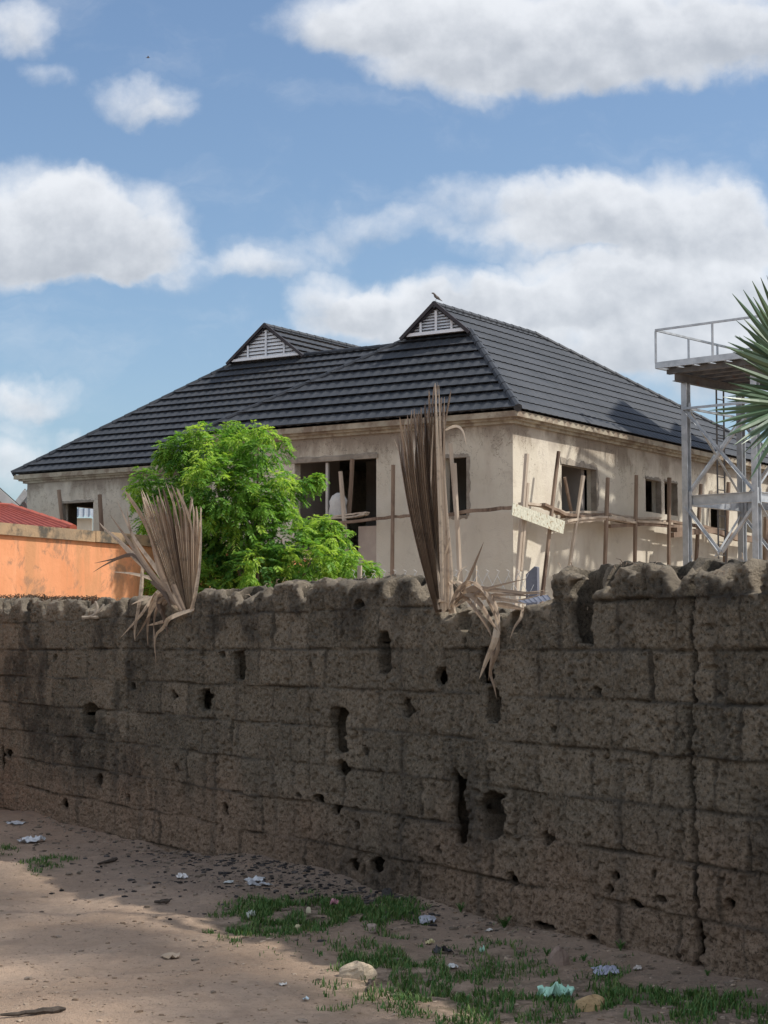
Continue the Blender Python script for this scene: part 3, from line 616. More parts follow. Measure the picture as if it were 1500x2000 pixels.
for pts_, r_ in (([H(0, 0, ZE + .01), H(wg, wg, zg + .01)], .085), ([H(0, NM, ZE + .01), H(wg, ngl, zg + .01)], .07), ([H(2.45, hw, zr + .02), H(7.28, hw, zr + .02), H(16.9, 0, ZE + .03)], .075),
                 ([H(M2, N2, ZE + .01), H(M2 + wg2, ngl2, zg2)], .08), ([H(M2 + wg2, 6.6, zg2 + .02), H(M2 + wg2, ngr2, zg2 + .02)], .07), ([H(M2 + wg2 - .3, nr2, zr2 + .02), H(17, nr2, zr2 + .02)], .075)):
    c1 = MB(); caps(c1, pts_, r_); c1.build('ridge_cap', TILE, house)
def gable(m0, nl, nr, nc, zb, zt, ov):
    g_ = MB(); k = 8; hgt = zt - zb
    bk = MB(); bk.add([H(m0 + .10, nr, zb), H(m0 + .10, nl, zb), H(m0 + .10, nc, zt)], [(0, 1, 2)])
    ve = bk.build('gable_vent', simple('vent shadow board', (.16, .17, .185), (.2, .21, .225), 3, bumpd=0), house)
    for i in range(k):
        z0 = zb + .05 + (hgt - .1) * i / k; z1 = z0 + (hgt - .1) / k * .82; f0 = (z0 - zb) / hgt; f1 = min((z1 - zb) / hgt, .985)
        a0, b0 = nr + (nc - nr) * f0 + .03, nl + (nc - nl) * f0 - .03; a1, b1 = nr + (nc - nr) * f1 + .03, nl + (nc - nl) * f1 - .03
        if b1 <= a1: a1 = b1 = nc
        g_.add([H(m0 - .005, a0, z0), H(m0 - .005, b0, z0), H(m0 + .06, b1, z1), H(m0 + .06, a1, z1)], [(0, 1, 2, 3)])
    g_.bar(H(m0 - .03, nr + .02, zb + .03), H(m0 - .03, nl - .02, zb + .03), .05, .07); g_.bar(H(m0 - .02, nc, zb + .04), H(m0 - .02, nc, zt - .12), .04, .055)
    for s_ in (-1, 1):
        nx_ = nc + s_ * (nl - nr) * .26; g_.bar(H(m0 - .02, nx_, zb + .04), H(m0 - .02, nx_, zb + hgt * .46), .04, .05)
    g_.build('louvre', WHITE, ve)
    v_ = MB(); mv = m0 - ov
    v_.bar(H(mv, nr - .13, zb - .06), H(mv, nc, zt + .05), .05, .08); v_.bar(H(mv, nl + .13, zb - .06), H(mv, nc, zt + .05), .05, .08); v_.build('verge_board', DARKTRIM, house)
    s_ = MB(); s_.add([H(mv, nr - .05, zb - .05), H(mv, nc, zt - .04), H(m0 + .1, nc, zt - .04), H(m0 + .1, nr - .05, zb - .05), H(mv, nl + .05, zb - .05), H(m0 + .1, nl + .05, zb - .05)], [(0, 1, 2, 3), (1, 4, 5, 2)]); s_.build('verge_soffit', DARKTRIM, house)
gable(wg - .2, ngl, wg, hw, zg, zr, .09); gable(M2 + wg2 - .2, ngl2, ngr2, nr2, zg2, zr2, .09)
# ------------------------------------------------------------------ scaffold: poles and planks, each lying loose
WOOD = simple('old scaffold wood', (.17, .118, .085), (.26, .19, .14), 3, .9, (1, 1, .25), .006, c3=(.085, .055, .04), c3t=(.5, .65), fine=30)
WOODP = simple('greyed scaffold wood', (.38, .31, .24), (.50, .42, .335), 3, .9, (1, 1, .25), .006, c3=(.16, .12, .09), c3t=(.55, .7), fine=30)
def onRd(px, py, d): return onplane(px, py, H(0, OV - d, 0), HB)
def onFd(px, py, d, m0=0): return onplane(px, py, H(m0 + OV - d, 0, 0), HA)
POLES = [  # face, offset from wall, top px, foot px, width, label, mat
 ('R', .42, (1029, 887), (1012, 1100), .085, 'grey doubled scaffold pole nearest the house corner, behind the plywood board', 1),
 ('R', .46, (1091, 882), (1061, 1150), .075, 'tallest leaning brown scaffold pole just left of the rough edged upper window', 0),
 ('R', .10, (1103, 932), (1116, 1000), .06, 'short thin pole standing inside the rough edged window and leaning left', 0),
 ('R', .46, (1139, 930), (1111, 1110), .075, 'brown scaffold pole leaning across the rough edged upper window', 1),
 ('R', .46, (1187, 933), (1180, 1130), .08, 'upright brown scaffold pole just right of the rough edged upper window', 0),
 ('R', .46, (1243, 928), (1239, 1110), .08, 'upright scaffold pole in bare wall left of the pair of small windows', 0),
 ('R', .46, (1307, 933), (1306, 1110), .08, 'upright scaffold pole crossing the right one of the two small windows', 0),
 ('R', .46, (1369, 946), (1360, 1085), .08, 'brown scaffold pole seen just right of the left steel leg of the tower', 0),
 ('R', .46, (1423, 942), (1416, 1085), .09, 'dark brown scaffold pole beside the window behind the tower bracing', 0),
 ('R', .46, (1496, 1010), (1494, 1085), .10, 'short brown scaffold pole at the right edge beyond the tower', 0),
 ('F', .55, (768, 908), (767, 1125), .075, 'upright scaffold pole against the shaded wall left of the tall dry fan leaf', 0),
 ('F', .35, (665, 921), (679, 1100), .085, 'scaffold pole leaning inside the wide opening beside the tree', 1),
 ('F', .02, (688, 896), (681, 1010), .085, 'dark timber prop standing upright within the wide opening', 0),
 ('F', .50, (880, 866), (890, 1010), .075, 'tall crooked pole in front of the narrow window right of the dry fan leaf', 1),
 ('F', .60, (887, 905), (898, 1125), .085, 'shorter pale pole beside the narrow window right of the dry fan leaf', 1),
 ('W', .50, (115, 957), (123, 1040), .09, 'brown pole left of the window in the far left wing', 0),
 ('W', .50, (195, 966), (199, 1040), .10, 'brown pole right of the window in the far left wing', 0)]
for (fc, d, a, b_, wd, lab, mt) in POLES:
    fn = {'R': lambda x, y: onRd(x, y, d), 'F': lambda x, y: onFd(x, y, d), 'W': lambda x, y: onFd(x, y, d, M2)}[fc]
    A, B = fn(*a), fn(*b_); t_ = (B - A).normalized()
    short = 'standing inside' in lab or 'prop' in lab
    if not short: B = A + t_ * (A.z / -t_.z)
    k = 9; mb = MB(); rr = random.Random(int(a[0])); pts = []; sw = rr.uniform(-.03, .03)
    for i in range(k + 1):
        p = A + (B - A) * (i / k); pts.append(p + HA * (math.sin(i / k * 3.1) * sw + rr.uniform(-.006, .006)))
    wd *= 1.3; mb.tube(pts, [wd / 2 * rr.uniform(.9, 1.08) for _ in pts], 6)
    if 'doubled' in lab: mb.tube([p + HA * .07 + HB * -.03 for p in pts[1:5]], [wd / 2 * .9] * 4, 6)
    tag(mb.build('scaffold_pole', (WOOD, WOODP)[mt], loc=B), lab, 'scaffold pole', 'timber poles of the scaffold')
# ledgers (rails) tied along
def beam(name, pts, w_, h_, mat, lab, cat, grp, wob=.012):
    mb = MB(); rr = random.Random(len(lab) * 7 + int(pts[0].x * 100)); pp = []
    for A, B in zip(pts[:-1], pts[1:]):
        for i in range(6): pp.append(A + (B - A) * (i / 6) + Vector((0, 0, rr.uniform(-wob, wob))))
    pp.append(pts[-1])
    vs = []; fs = []
    for i, p in enumerate(pp):
        t_ = (pp[min(i + 1, len(pp) - 1)] - pp[max(i - 1, 0)]).normalized(); x = t_.cross(Vector((0, 0, 1))).normalized(); y = x.cross(t_)
        vs += [p - x * w_ / 2 - y * h_ / 2, p + x * w_ / 2 - y * h_ / 2, p + x * w_ / 2 + y * h_ / 2, p - x * w_ / 2 + y * h_ / 2]
    for i in range(len(pp) - 1):
        for k in range(4): fs.append((i * 4 + k, i * 4 + (k + 1) % 4, i * 4 + 4 + (k + 1) % 4, i * 4 + 4 + k))
    fs += [(3, 2, 1, 0), tuple(len(vs) - 4 + k for k in range(4))]; mb.add(vs, fs)
    return tag(mb.build(name, mat, loc=pp[0]), lab, cat, grp)
GR_ = 'rails of the scaffold'
beam('scaffold_rail', [onFd(1003, 991, .5), onFd(930, 997, .5), onFd(870, 1006, .5)], .07, .07, WOOD, 'dark straight rail tied across the shaded wall under the narrow window', 'rail', GR_)
beam('scaffold_rail', [onFd(860, 1009, .45), onFd(790, 1008, .45), onFd(735, 1013, .45), onFd(630, 1025, .45)], .07, .06, WOOD, 'dark rail running from the dry fan leaf to the wide opening', 'rail', GR_)
beam('scaffold_rail', [onRd(1190, 1027, .40), onRd(1262, 1024, .40), onRd(1330, 1028, .40)], .08, .075, WOOD, 'thick brown rail under the planks near the pair of small windows', 'rail', GR_)
beam('scaffold_rail', [onRd(1312, 1044, .46), onRd(1390, 1036, .46), onRd(1440, 1052, .46), onRd(1500, 1058, .46)], .12, .12, WOOD, 'heavy dark brown rail seen through the tower bracing', 'rail', GR_)
GP_ = 'planks laid loose on the scaffold'
PL = [  # px path, offset, width, thickness, label
 ([(1022, 984), (1062, 988), (1096, 1002)], .28, .30, .03, 'wide weathered plank at the corner end of the scaffold, above the plywood board'),
 ([(1060, 985), (1100, 1004), (1150, 1010)], .42, .16, .035, 'plank sloping down from the corner behind the second scaffold pole'),
 ([(1090, 1003), (1130, 1000), (1176, 1001), (1240, 1016)], .22, .20, .03, 'uppermost pale plank resting below the sill of the rough edged window'),
 ([(1100, 1010), (1140, 1007), (1182, 1004), (1238, 1017)], .36, .16, .03, 'second plank down of the bundle under the rough edged window'),
 ([(1104, 1018), (1140, 1012), (1182, 1010), (1240, 1021)], .44, .16, .03, 'bent third plank of the bundle under the rough edged window'),
 ([(1100, 1021), (1140, 1018), (1185, 1013), (1225, 1020)], .40, .18, .035, 'lowest dark plank of the bundle under the rough edged window'),
 ([(1180, 1003), (1240, 1013), (1300, 1019)], .25, .18, .03, 'pale plank leading from the bundle towards the two small windows'),
 ([(1190, 1008), (1245, 1018), (1310, 1023)], .40, .16, .03, 'lower pale plank leading from the bundle towards the two small windows'),
 ([(1240, 1012), (1288, 1012)], .30, .14, .03, 'short pale board lying right under the two small windows'),
 ([(1300, 1018), (1345, 1024), (1400, 1034)], .30, .20, .035, 'brown plank passing behind the left steel leg of the tower'),
 ([(1316, 1034), (1352, 1037), (1395, 1036)], .42, .22, .06, 'thick dark plank stacked beside the left steel leg of the tower'),
 ([(1370, 1034), (1420, 1042), (1466, 1050)], .30, .22, .04, 'brown plank below the window behind the tower bracing')]
for (pth, d, wd, th, lab) in PL:
    beam('scaffold_plank', [onRd(x, y, d) for x, y in pth], wd * .8, th * 1.7, WOODP if 'pale' in lab or 'plank of' in lab or 'wide' in lab else WOOD, lab, 'plank', GP_, .008)
for pth, lab in (([(640, 1011), (680, 1006), (718, 1001)], 'upper pale plank across the wide opening beside the tree'), ([(636, 1014), (690, 1010), (716, 1004)], 'lower pale plank across the wide opening beside the tree')):
    beam('scaffold_plank', [onFd(x, y, .3) for x, y in pth], .16, .035, WOODP, lab, 'plank', GP_, .006)
# chipboard sheet nailed aslant at the corner
mb = MB(); cs = [onRd(x, y, .62) for x, y in ((1002, 982), (1104, 1018), (1100, 1043), (1000, 1006))]; nb = HB * .018
vs = [p for p in cs] + [p + nb for p in cs]; mb.add(vs, [(3, 2, 1, 0), (4, 5, 6, 7), (0, 1, 5, 4), (1, 2, 6, 5), (2, 3, 7, 6), (3, 0, 4, 7)])
tag(mb.build('chipboard_sheet', simple('chipboard', (.42, .42, .34), (.56, .55, .45), 22, .85, bumpd=.003, c3=(.30, .24, .16), c3t=(.55, .6), c3s=14), loc=cs[3]), 'pale greenish chipboard sheet hanging aslant at the house corner', 'board')
# bag standing in the wide opening
p = onFd(660, 1010, .12); mb = MB()
for k, (r, z_) in enumerate(((.20, 0), (.24, .10), (.22, .25), (.24, .36), (.17, .48), (.05, .54))): pass
ring = [(.20, 0), (.25, .10), (.22, .25), (.24, .36), (.17, .48), (.04, .54)]
vs = [p + HB * (math.cos(a_ * .7854) * r * random.uniform(.9, 1.1)) + HA * (math.sin(a_ * .7854) * r * .5) + Vector((0, 0, z_)) for r, z_ in ring for a_ in range(8)]
mb.add(vs, [(i * 8 + k, i * 8 + (k + 1) % 8, i * 8 + 8 + (k + 1) % 8, i * 8 + 8 + k) for i in range(5) for k in range(8)])
tag(mb.build('cement_bag', simple('pale sack', (.46, .45, .43), (.56, .55, .52), 5, .8), loc=p, smooth=True), 'pale sack standing on the planks in the wide opening', 'sack')
mb = MB(); q = [onFd(x, y, .3) for x, y in ((652, 1042), (668, 1040), (664, 1110), (644, 1110))]; vs = q + [x + HA * .02 for x in q]
mb.add(vs, [(0, 1, 2, 3), (7, 6, 5, 4), (0, 4, 5, 1), (1, 5, 6, 2), (2, 6, 7, 3), (3, 7, 4, 0)]); tag(mb.build('leaning_panel', simple('pale panel', (.43, .41, .38), (.5, .48, .45), 4), loc=q[3]), 'pale flat panel leaning below the planks in the wide opening', 'panel')

# ------------------------------------------------------------------ steel tank stand
STEEL = simple('galvanised steel', (.36, .38, .40), (.48, .50, .52), 5, .42, bumpd=.001, metallic=.45, spec=.5, c3=(.36, .35, .34), c3t=(.6, .7))
PRIMER = simple('primed steel', (.095, .092, .092), (.14, .135, .132), 5, .6, bumpd=.001, c3=(.17, .09, .06), c3t=(.62, .7))
TY = 41.0; TA = P(1342, 1000, TY); TA.z = 0
E1 = Vector((math.cos(R(42)), -math.sin(R(42)), 0)); E2 = Vector((math.sin(R(41)), math.cos(R(41)), 0))
def tsolve(px, e):                                  # how far along e one must go from leg A to reach column px
    u = (px - 750) / F * 1.0; return (u * TA.y - TA.x) / (e.x - u * e.y)
L1, L2 = tsolve(1480, E1), tsolve(1451, E2)
def zat(p, py): return EYE + ((1265 - py) / F) * p.y
tower = thing('tank_stand', TA, 'tall galvanised steel tank stand with a railed platform, crossed braces and no tank', 'tower')
legs = [TA, TA + E1 * L1, TA + E2 * L2, TA + E1 * L1 + E2 * L2]; ztop = zat(TA, 746)
for p in legs:
    mb = MB(); w_ = .15
    mb.box(p + Vector((0, 0, ztop / 2)), E1 * .007, E2 * w_ / 2, (0, 0, ztop / 2))
    for s_ in (-1, 1): mb.box(p + E2 * s_ * (w_ / 2) + Vector((0, 0, ztop / 2)), E1 * .072, E2 * .008, (0, 0, ztop / 2))
    mb.build('leg', STEEL, tower)
def br(a, b_, name='brace', w_=.06, mat=STEEL):
    mb = MB(); a, b_ = Vector(a), Vector(b_); d = (b_ - a).normalized(); x = d.cross(Vector((0, 0, 1))).normalized(); y = x.cross(d)
    mb.box((a + b_) / 2, d * (b_ - a).length / 2, x * .005, y * w_ / 2); mb.box((a + b_) / 2 + x * w_ / 2 - y * w_ / 2, d * (b_ - a).length / 2, x * w_ / 2, y * .005)
    return mb.build(name, mat, tower)
up = lambda p, z: p + Vector((0, 0, z))
zb1, zb2, zb3 = zat(TA, 978), zat(TA, 797), zat(TA, 1160)
A_, C_, B_, D_ = legs
for i, (p, q) in enumerate(((A_, C_), (A_, B_), (C_, D_), (B_, D_))):
    mb = MB(); d = (q - p).normalized(); n_ = Vector((d.y, -d.x, 0)); a, b_ = up(p, zb1), up(q, zb1); mid = (a + b_) / 2; ln = (b_ - a).length / 2 - .09
    mb.box(mid, d * ln, n_ * .005, (0, 0, .10))
    for s_ in (-1, 1): mb.box(mid + Vector((0, 0, s_ * .105)), d * ln, n_ * .05, (0, 0, .006))
    mb.build('beam', STEEL, tower)
    off = n_ * .10
    br(up(p, zb2) + off, up(q, zb2) + off, w_=.055); br(up(p, zb2) + off * .6, up(q, zb1 + .12) + off * .6); br(up(q, zb2) - off * .2, up(p, zb1 + .12) - off * .2, w_=.05)
    mz = (p + q) / 2; br(up(p, zb1 - .12) + off * .5, up(mz, zb3 + .9) + off * .5); br(up(q, zb1 - .12) + off * .2, up(mz, zb3 + .9) + off * .2)
    mb = MB(); mb.box(up(p, zb2) + off * .35 + d * .06, d * .09, n_ * .006, (0, 0, .13)); mb.build('gusset_plate', STEEL, tower); mb = MB(); mb.box(up(p, zb1) + off * .35 + d * .06, d * .09, n_ * .006, (0, 0, .2)); mb.build('gusset_plate', STEEL, tower)
# platform: two primed main beams, joists, edge channel, rail
zp = zat(P(1283, 715, TY), 715)
PC = [TA + E1 * -.72 + E2 * -.22, None, None, None]; e1L = L1 + 1.05; e2L = L2 + 1.1
for p0 in (TA + E2 * -.45, TA + E1 * L1 + E2 * -.45):
    mb = MB(); a, b_ = up(p0, ztop + .10), up(p0 + E2 * (L2 + 1.0), ztop + .10); mid = (a + b_) / 2; ln = (b_ - a).length / 2
    mb.box(mid, E2 * ln, E1 * .006, (0, 0, .085)); mb.box(mid + Vector((0, 0, .09)), E2 * ln, E1 * .06, (0, 0, .007)); mb.box(mid - Vector((0, 0, .09)), E2 * ln, E1 * .06, (0, 0, .007)); mb.build('main_beam', PRIMER, tower)
zj = ztop + .20
for i in range(7):
    p0 = TA + E1 * -.32 + E2 * (-.22 + (L2 + .7) * i / 6); mb = MB(); a, b_ = up(p0, zj + .06), up(p0 + E1 * (L1 + .82), zj + .06)
    mb.bar(a, b_, .12, .11); mb.build('joist', PRIMER, tower)
o = TA + E1 * -.46 + E2 * -.50; W1, W2 = L1 + 1.18, L2 + 1.25; zf = zj + .13
cor = [o, o + E1 * W1, o + E1 * W1 + E2 * W2, o + E2 * W2]
for p, q in zip(cor, cor[1:] + cor[:1]):
    mb = MB(); mb.bar(up(p, zf + .06), up(q, zf + .06), .05, .14); mb.build('edge_channel', STEEL, tower)
for i in range(7):
    p0 = o + E1 * (W1 * (.08 + .84 * i / 6)) ; mb = MB(); mb.bar(up(p0 + E2 * .06, zf + .03), up(p0 + E2 * (W2 - .06), zf + .03), .30, .02); mb.build('deck_strip', PRIMER, tower)
RH = .86
for p, q in zip(cor, cor[1:] + cor[:1]):
    mb = MB(); mb.bar(up(p, zf + RH), up(q, zf + RH), .045, .045); mb.build('rail', STEEL, tower)
    for f_ in (0.0, .5) if (q - p).length < W2 - .01 or W1 > W2 else (0.0, .27, .62):
        s_ = p + (q - p) * f_; mb = MB(); mb.bar(up(s_, zf + .131), up(s_, zf + RH - .023), .045, .045); mb.build('rail_post', STEEL, tower)
mb = MB()
lp = TA + E2 * (L2 * .62) + E1 * -.1
for s_ in (0, .32): mb.bar(up(lp + E2 * s_, .0), up(lp + E2 * s_, ztop + .3), .035, .035)
for i in range(26): mb.bar(up(lp, .3 + i * .3), up(lp + E2 * .32, .3 + i * .3), .022, .022)
mb.build('ladder', PRIMER, tower)
# ------------------------------------------------------------------ neighbours on the left
OD = Vector((math.sin(R(28)), math.cos(R(28)), 0)); ON = Vector((OD.y, -OD.x, 0)); O0 = P(0, 1000, 21.0); O0.z = 0
zo = P(0, 1020, 21).z
ow = thing('orange_boundary_wall', O0, 'weathered orange painted boundary wall with a grey coping at the left', 'wall')
mb = MB()
nseg = 40; vs = []
L_ = 12.0; mb.box(O0 + OD * (L_ / 2 - 5) + ON * -.11 + Vector((0, 0, zo / 2 - .07)), OD * (L_ / 2), ON * .11, (0, 0, zo / 2 - .07))
m, g, b = newmat('orange limewash'); v = coords(g); vv = g.vmath('MULTIPLY', v, (1, 1, .22))
c = g.mix(g.ss(g.noise(v, 1.4, 6, .6), .35, .65), (.58, .245, .115), (.65, .29, .145))
c = g.mix(g.math('MULTIPLY', g.ss(g.noise(vv, 2.4, 7, .65), .46, .62), .75), c, (.46, .235, .115))
c = g.mix(g.math('MULTIPLY', g.ss(g.noise(v, 2.3, 8, .74, .5), .51, .62), .75), c, (.27, .165, .105))
c = g.mix(g.math('MULTIPLY', g.ss(g.noise(g.vmath('MULTIPLY', v, (1, 1, .12)), 5, 5, .6), .58, .7), .5), c, (.70, .33, .175))
g.set(b, 'Base Color', c); g.set(b, 'Roughness', .9); g.set(b, 'Specular IOR Level', .2); bump(g, b, g.noise(v, 18, 6, .65), .01, .6)
mb.build('wall', m, ow)
mb = MB(); k = 16
for i in range(k):
    a = -5 + L_ * i / k; mb.box(O0 + OD * (a + L_ / k / 2) + ON * (-.11 + random.uniform(-.004, .004)) + Vector((0, 0, zo - .07 + random.uniform(-.003, .003))), OD * (L_ / k / 2), ON * .155, (0, 0, .068))
mb.build('coping', simple('mossy coping', (.25, .185, .12), (.34, .235, .14), 3, .95, c3=(.085, .075, .06), c3t=(.45, .6), c3s=2.5, bumpd=.015), ow)
# dry stubble between the two walls
mb = MB()
for i in range(230):
    px = random.uniform(-20, 190); Y = wallY(px) + random.uniform(.28, .5); p = P(px, 1172, Y); h = random.uniform(.01, .05) * (1.25 if px < 90 else .9)
    mb.tube([p - Vector((0, 0, .14)), p + Vector((random.uniform(-.02, .02), 0, h * .6)), p + Vector((random.uniform(-.05, .05), 0, h))], [.006, .005, .002], 4, cap=False)
tag(mb.build('dry_stubble', simple('dry dark stalks', (.085, .05, .03), (.16, .10, .06), 9, .9, bumpd=0)), 'row of short dry stalks sticking up behind the wall below the orange wall', 'dry grass', kind='stuff')
# red roofed bungalow
rb = P(-40, 1100, 30); rb.z = 0; rh = thing('red_roofed_house', rb, 'low house with a red corrugated roof behind the orange wall', 'house')
a0, a1, a2, a3 = P(-120, 930, 33), P(22, 991, 31.5), P(142, 1031, 29.5), P(-120, 1024, 27.5)
RED = simple('red sheet roof', (.36, .085, .050), (.43, .11, .065), 4, .5, bumpd=0, c3=(.30, .08, .055), c3t=(.6, .7))
def corrug(mb, p00, p10, p11, p01, n, amp, rows=2):      # p00-p10 ridge, p01-p11 eave
    p00, p10, p11, p01 = map(Vector, (p00, p10, p11, p01)); up_ = (p10 - p00).cross(p01 - p00).normalized(); up_ = up_ if up_.z > 0 else -up_
    vs = []
    for i in range(n * 6 + 1):
        t_ = i / (n * 6); hh = amp * (1 if i % 6 in (0, 1) else 0)
        A = p00.lerp(p10, t_); B = p01.lerp(p11, t_); vs += [A + up_ * hh, B + up_ * hh]
    mb.add(vs, [(i * 2, i * 2 + 1, i * 2 + 3, i * 2 + 2) for i in range(n * 6)])
mb = MB(); corrug(mb, P(-300, 972, 33), a1, a2, P(-300, 1060, 26.5), 34, .03); rfp = mb.build('roof', RED, rh)
mb = MB(); mb.add([a1, a2, a2 + Vector((-.35, 2.5, -.02)), a1 + Vector((-.4, 4, -.02)), P(-300, 972, 33), P(-300, 1005, 40)], [(0, 1, 2, 3), (0, 3, 5, 4)]); mb.build('roof', RED, rh)
mb = MB(); caps(mb, [a1, a1.lerp(a2, .5), a2], .07); caps(mb, [P(-300, 972, 33), a1], .07); mb.build('ridge_cap', RED, rfp)
mb = MB(); q = [P(-300, 1050, 27.2), P(140, 1036, 30)]; mb.box((q[0] + q[1]) / 2 - Vector((0, 0, (q[0].z + q[1].z) / 4 + .1)), (q[1] - q[0]) / 2 * .96, Vector((-.05, .1, 0)), (0, 0, (q[0].z + q[1].z) / 4 - .12)); mb.build('wall', PLA, rh)
# distant grey gable roofs
GREY = simple('grey sheet roof', (.26, .28, .30), (.34, .36, .38), 3, .5, bumpd=0, metallic=.2)
GREYD = simple('dark roof timber', (.10, .08, .075), (.16, .13, .12), 3, .8, bumpd=0)
def far_house(px0, py0, px1, py1, pxw, Y, dy, lab, n):
    b0 = P(px0, 1200, Y); b0.z = 0; h_ = thing('grey_roofed_house', b0, lab, 'house')
    A, B = P(px0, py0, Y), P(px1, py1, Y); C, D = B + Vector((-.24 * dy, dy, 0)), A + Vector((-.24 * dy, dy, 0))
    mb = MB(); corrug(mb, A, D, C, B, n, .06); mb.build('roof', GREY, h_)
    mb = MB(); mb.bar(A + Vector((0, -.06, -.1)), B + Vector((0, -.06, -.1)), .06, .22); mb.build('verge_board', simple('pale verge', (.5, .5, .48), (.6, .6, .58), 3), h_)
    mb = MB(); A2 = P(pxw, py1 + 6, Y + .1); mb.add([A + Vector((0, .1, 0)), B + Vector((0, .1, 0)), Vector((B.x, B.y + .1, 0)), Vector((A2.x, A2.y, 0)), A2], [(0, 4, 3, 2, 1)]); mb.build('gable_wall', simple('grey gable sheet', (.33, .35, .35), (.42, .44, .44), 2), h_)
    mb = MB()
    for t_ in (.2, .42, .64):
        p = A.lerp(B, t_); mb.bar(p + Vector((0, -.05, -.35)), p + Vector((.9, -.05, -1.9)), .12, .12)
    mb.build('rafter', GREYD, h_)
far_house(-60, 905, 50, 1003, -200, 46, 9, 'grey roofed building with dark rafters at the far left edge', 14)
far_house(52, 955, 26, 990, 60, 66, 9, 'more distant grey roof peeping out beside the left wing of the house', 8)
b0 = P(160, 1200, 75); b0.z = 0; h_ = thing('outbuilding', b0, 'pale outbuilding with a grey sheet roof seen through the left wing window', 'house')
mb = MB(); corrug(mb, P(100, 994, 79), P(230, 992, 79), P(230, 1010.5, 75), P(100, 1010, 75), 12, .08); mb.build('roof', GREY, h_)
mb = MB(); q0, q1 = P(105, 1012, 75.4), P(178, 1012, 75.4); mb.box(((q0 + q1) / 2).xy.to_3d() + Vector((0, .2, q0.z / 2)), (q1 - q0) / 2, (0, .2, 0), (0, 0, q0.z / 2)); mb.build('wall', simple('cream wall', (.60, .56, .46), (.68, .63, .52), 2), h_)

# louvred building at the right edge and, beyond the frame, unseen tanks added to shadow the house
lb = P(1530, 1200, 52); lb.z = 0; lh = thing('louvred_house', lb, 'neighbouring building with dark louvred windows at the far right edge', 'house')
q0, q1 = P(1466, 905, 53), P(1640, 905, 50); dd = (q1 - q0).xy.to_3d().normalized(); nn_ = Vector((dd.y, -dd.x, 0))
za, zb_ = P(1490, 905, 52).z, P(1490, 1075, 52).z
mb = MB(); wall_panel(mb, Vector((q0.x, q0.y, 0)), dd, 4.6, 0, za + .35, -nn_, .2, [(.12, 2.2, zb_ + 1.30, za - .1), (.12, 2.2, zb_ + .15, zb_ + 1.12)]); mb.build('wall', PLA, lh)
mb = MB(); mb.box(Vector((q0.x, q0.y, 0)) + dd * 2.3 - nn_ * 3 + Vector((0, 0, (za + .3) / 2)), dd * 2.25, nn_ * 2.6, (0, 0, (za + .3) / 2)); mb.build('core_wall', PLA, lh)
mb = MB(); corrug(mb, Vector((q0.x, q0.y, za + 1.4)) - nn_ * 3 - dd * .3, Vector((q0.x, q0.y, za + 1.4)) - nn_ * 3 + dd * 5, Vector((q0.x, q0.y, za + .38)) + nn_ * .5 + dd * 5, Vector((q0.x, q0.y, za + .38)) + nn_ * .5 - dd * .02, 14, .05); mb.build('roof', GREY, lh)
for z0_, z1_ in ((zb_ + 1.30, za - .1), (zb_ + .15, zb_ + 1.12)):
    mb = MB(); k = 7
    for i in range(k):
        zc = z0_ + (z1_ - z0_) * (i + .5) / k; mb.box(Vector((q0.x, q0.y, zc)) + dd * 1.16 - nn_ * .08, dd * 1.03, nn_ * .05 + Vector((0, 0, -.07)), (0, 0, .008) )
    mb.build('louvre_window', simple('dark louvre glass', (.05, .06, .075), (.09, .10, .12), 2, .2, bumpd=0, spec=.6), lh)
for (tx0, tx1, ty0, ty1, tz0, tz1, lab) in ((9.9, 10.9, 42.3, 45.0, 9.5, 12.1, 'larger unseen panel tank added beyond the right edge to shadow the house'), (10.2, 11.2, 45.0, 46.7, 9.2, 10.3, 'smaller unseen panel tank added beyond the right edge to shadow the roof')):
    tc = Vector(((tx0 + tx1) / 2, (ty0 + ty1) / 2, 0)); ts = thing('added_shadow_tank', tc, lab, 'water tank'); hx, hy, hz = (tx1 - tx0) / 2, (ty1 - ty0) / 2, (tz1 - tz0) / 2
    mb = MB(); mb.box(tc + Vector((0, 0, (tz0 + tz1) / 2)), (hx, 0, 0), (0, hy, 0), (0, 0, hz))
    for k in range(5):
        y_ = -hy + 2 * hy * k / 4; mb.box(tc + Vector((0, y_, (tz0 + tz1) / 2)), (hx + .03, 0, 0), (0, .03, 0), (0, 0, hz + .03))
    mb.build('tank', STEEL, ts)
    for sx_ in (-1, 1):
        for sy_ in (-1, 1): mb = MB(); p = tc + Vector((sx_ * (hx - .1), sy_ * (hy - .1), 0)); mb.bar(p, up(p, tz0 - .1), .14, .14); mb.build('leg', STEEL, ts)
    mb = MB(); mb.box(up(tc, tz0 - .06), (hx + .1, 0, 0), (0, hy + .1, 0), (0, 0, .035)); mb.build('platform', PRIMER, ts)

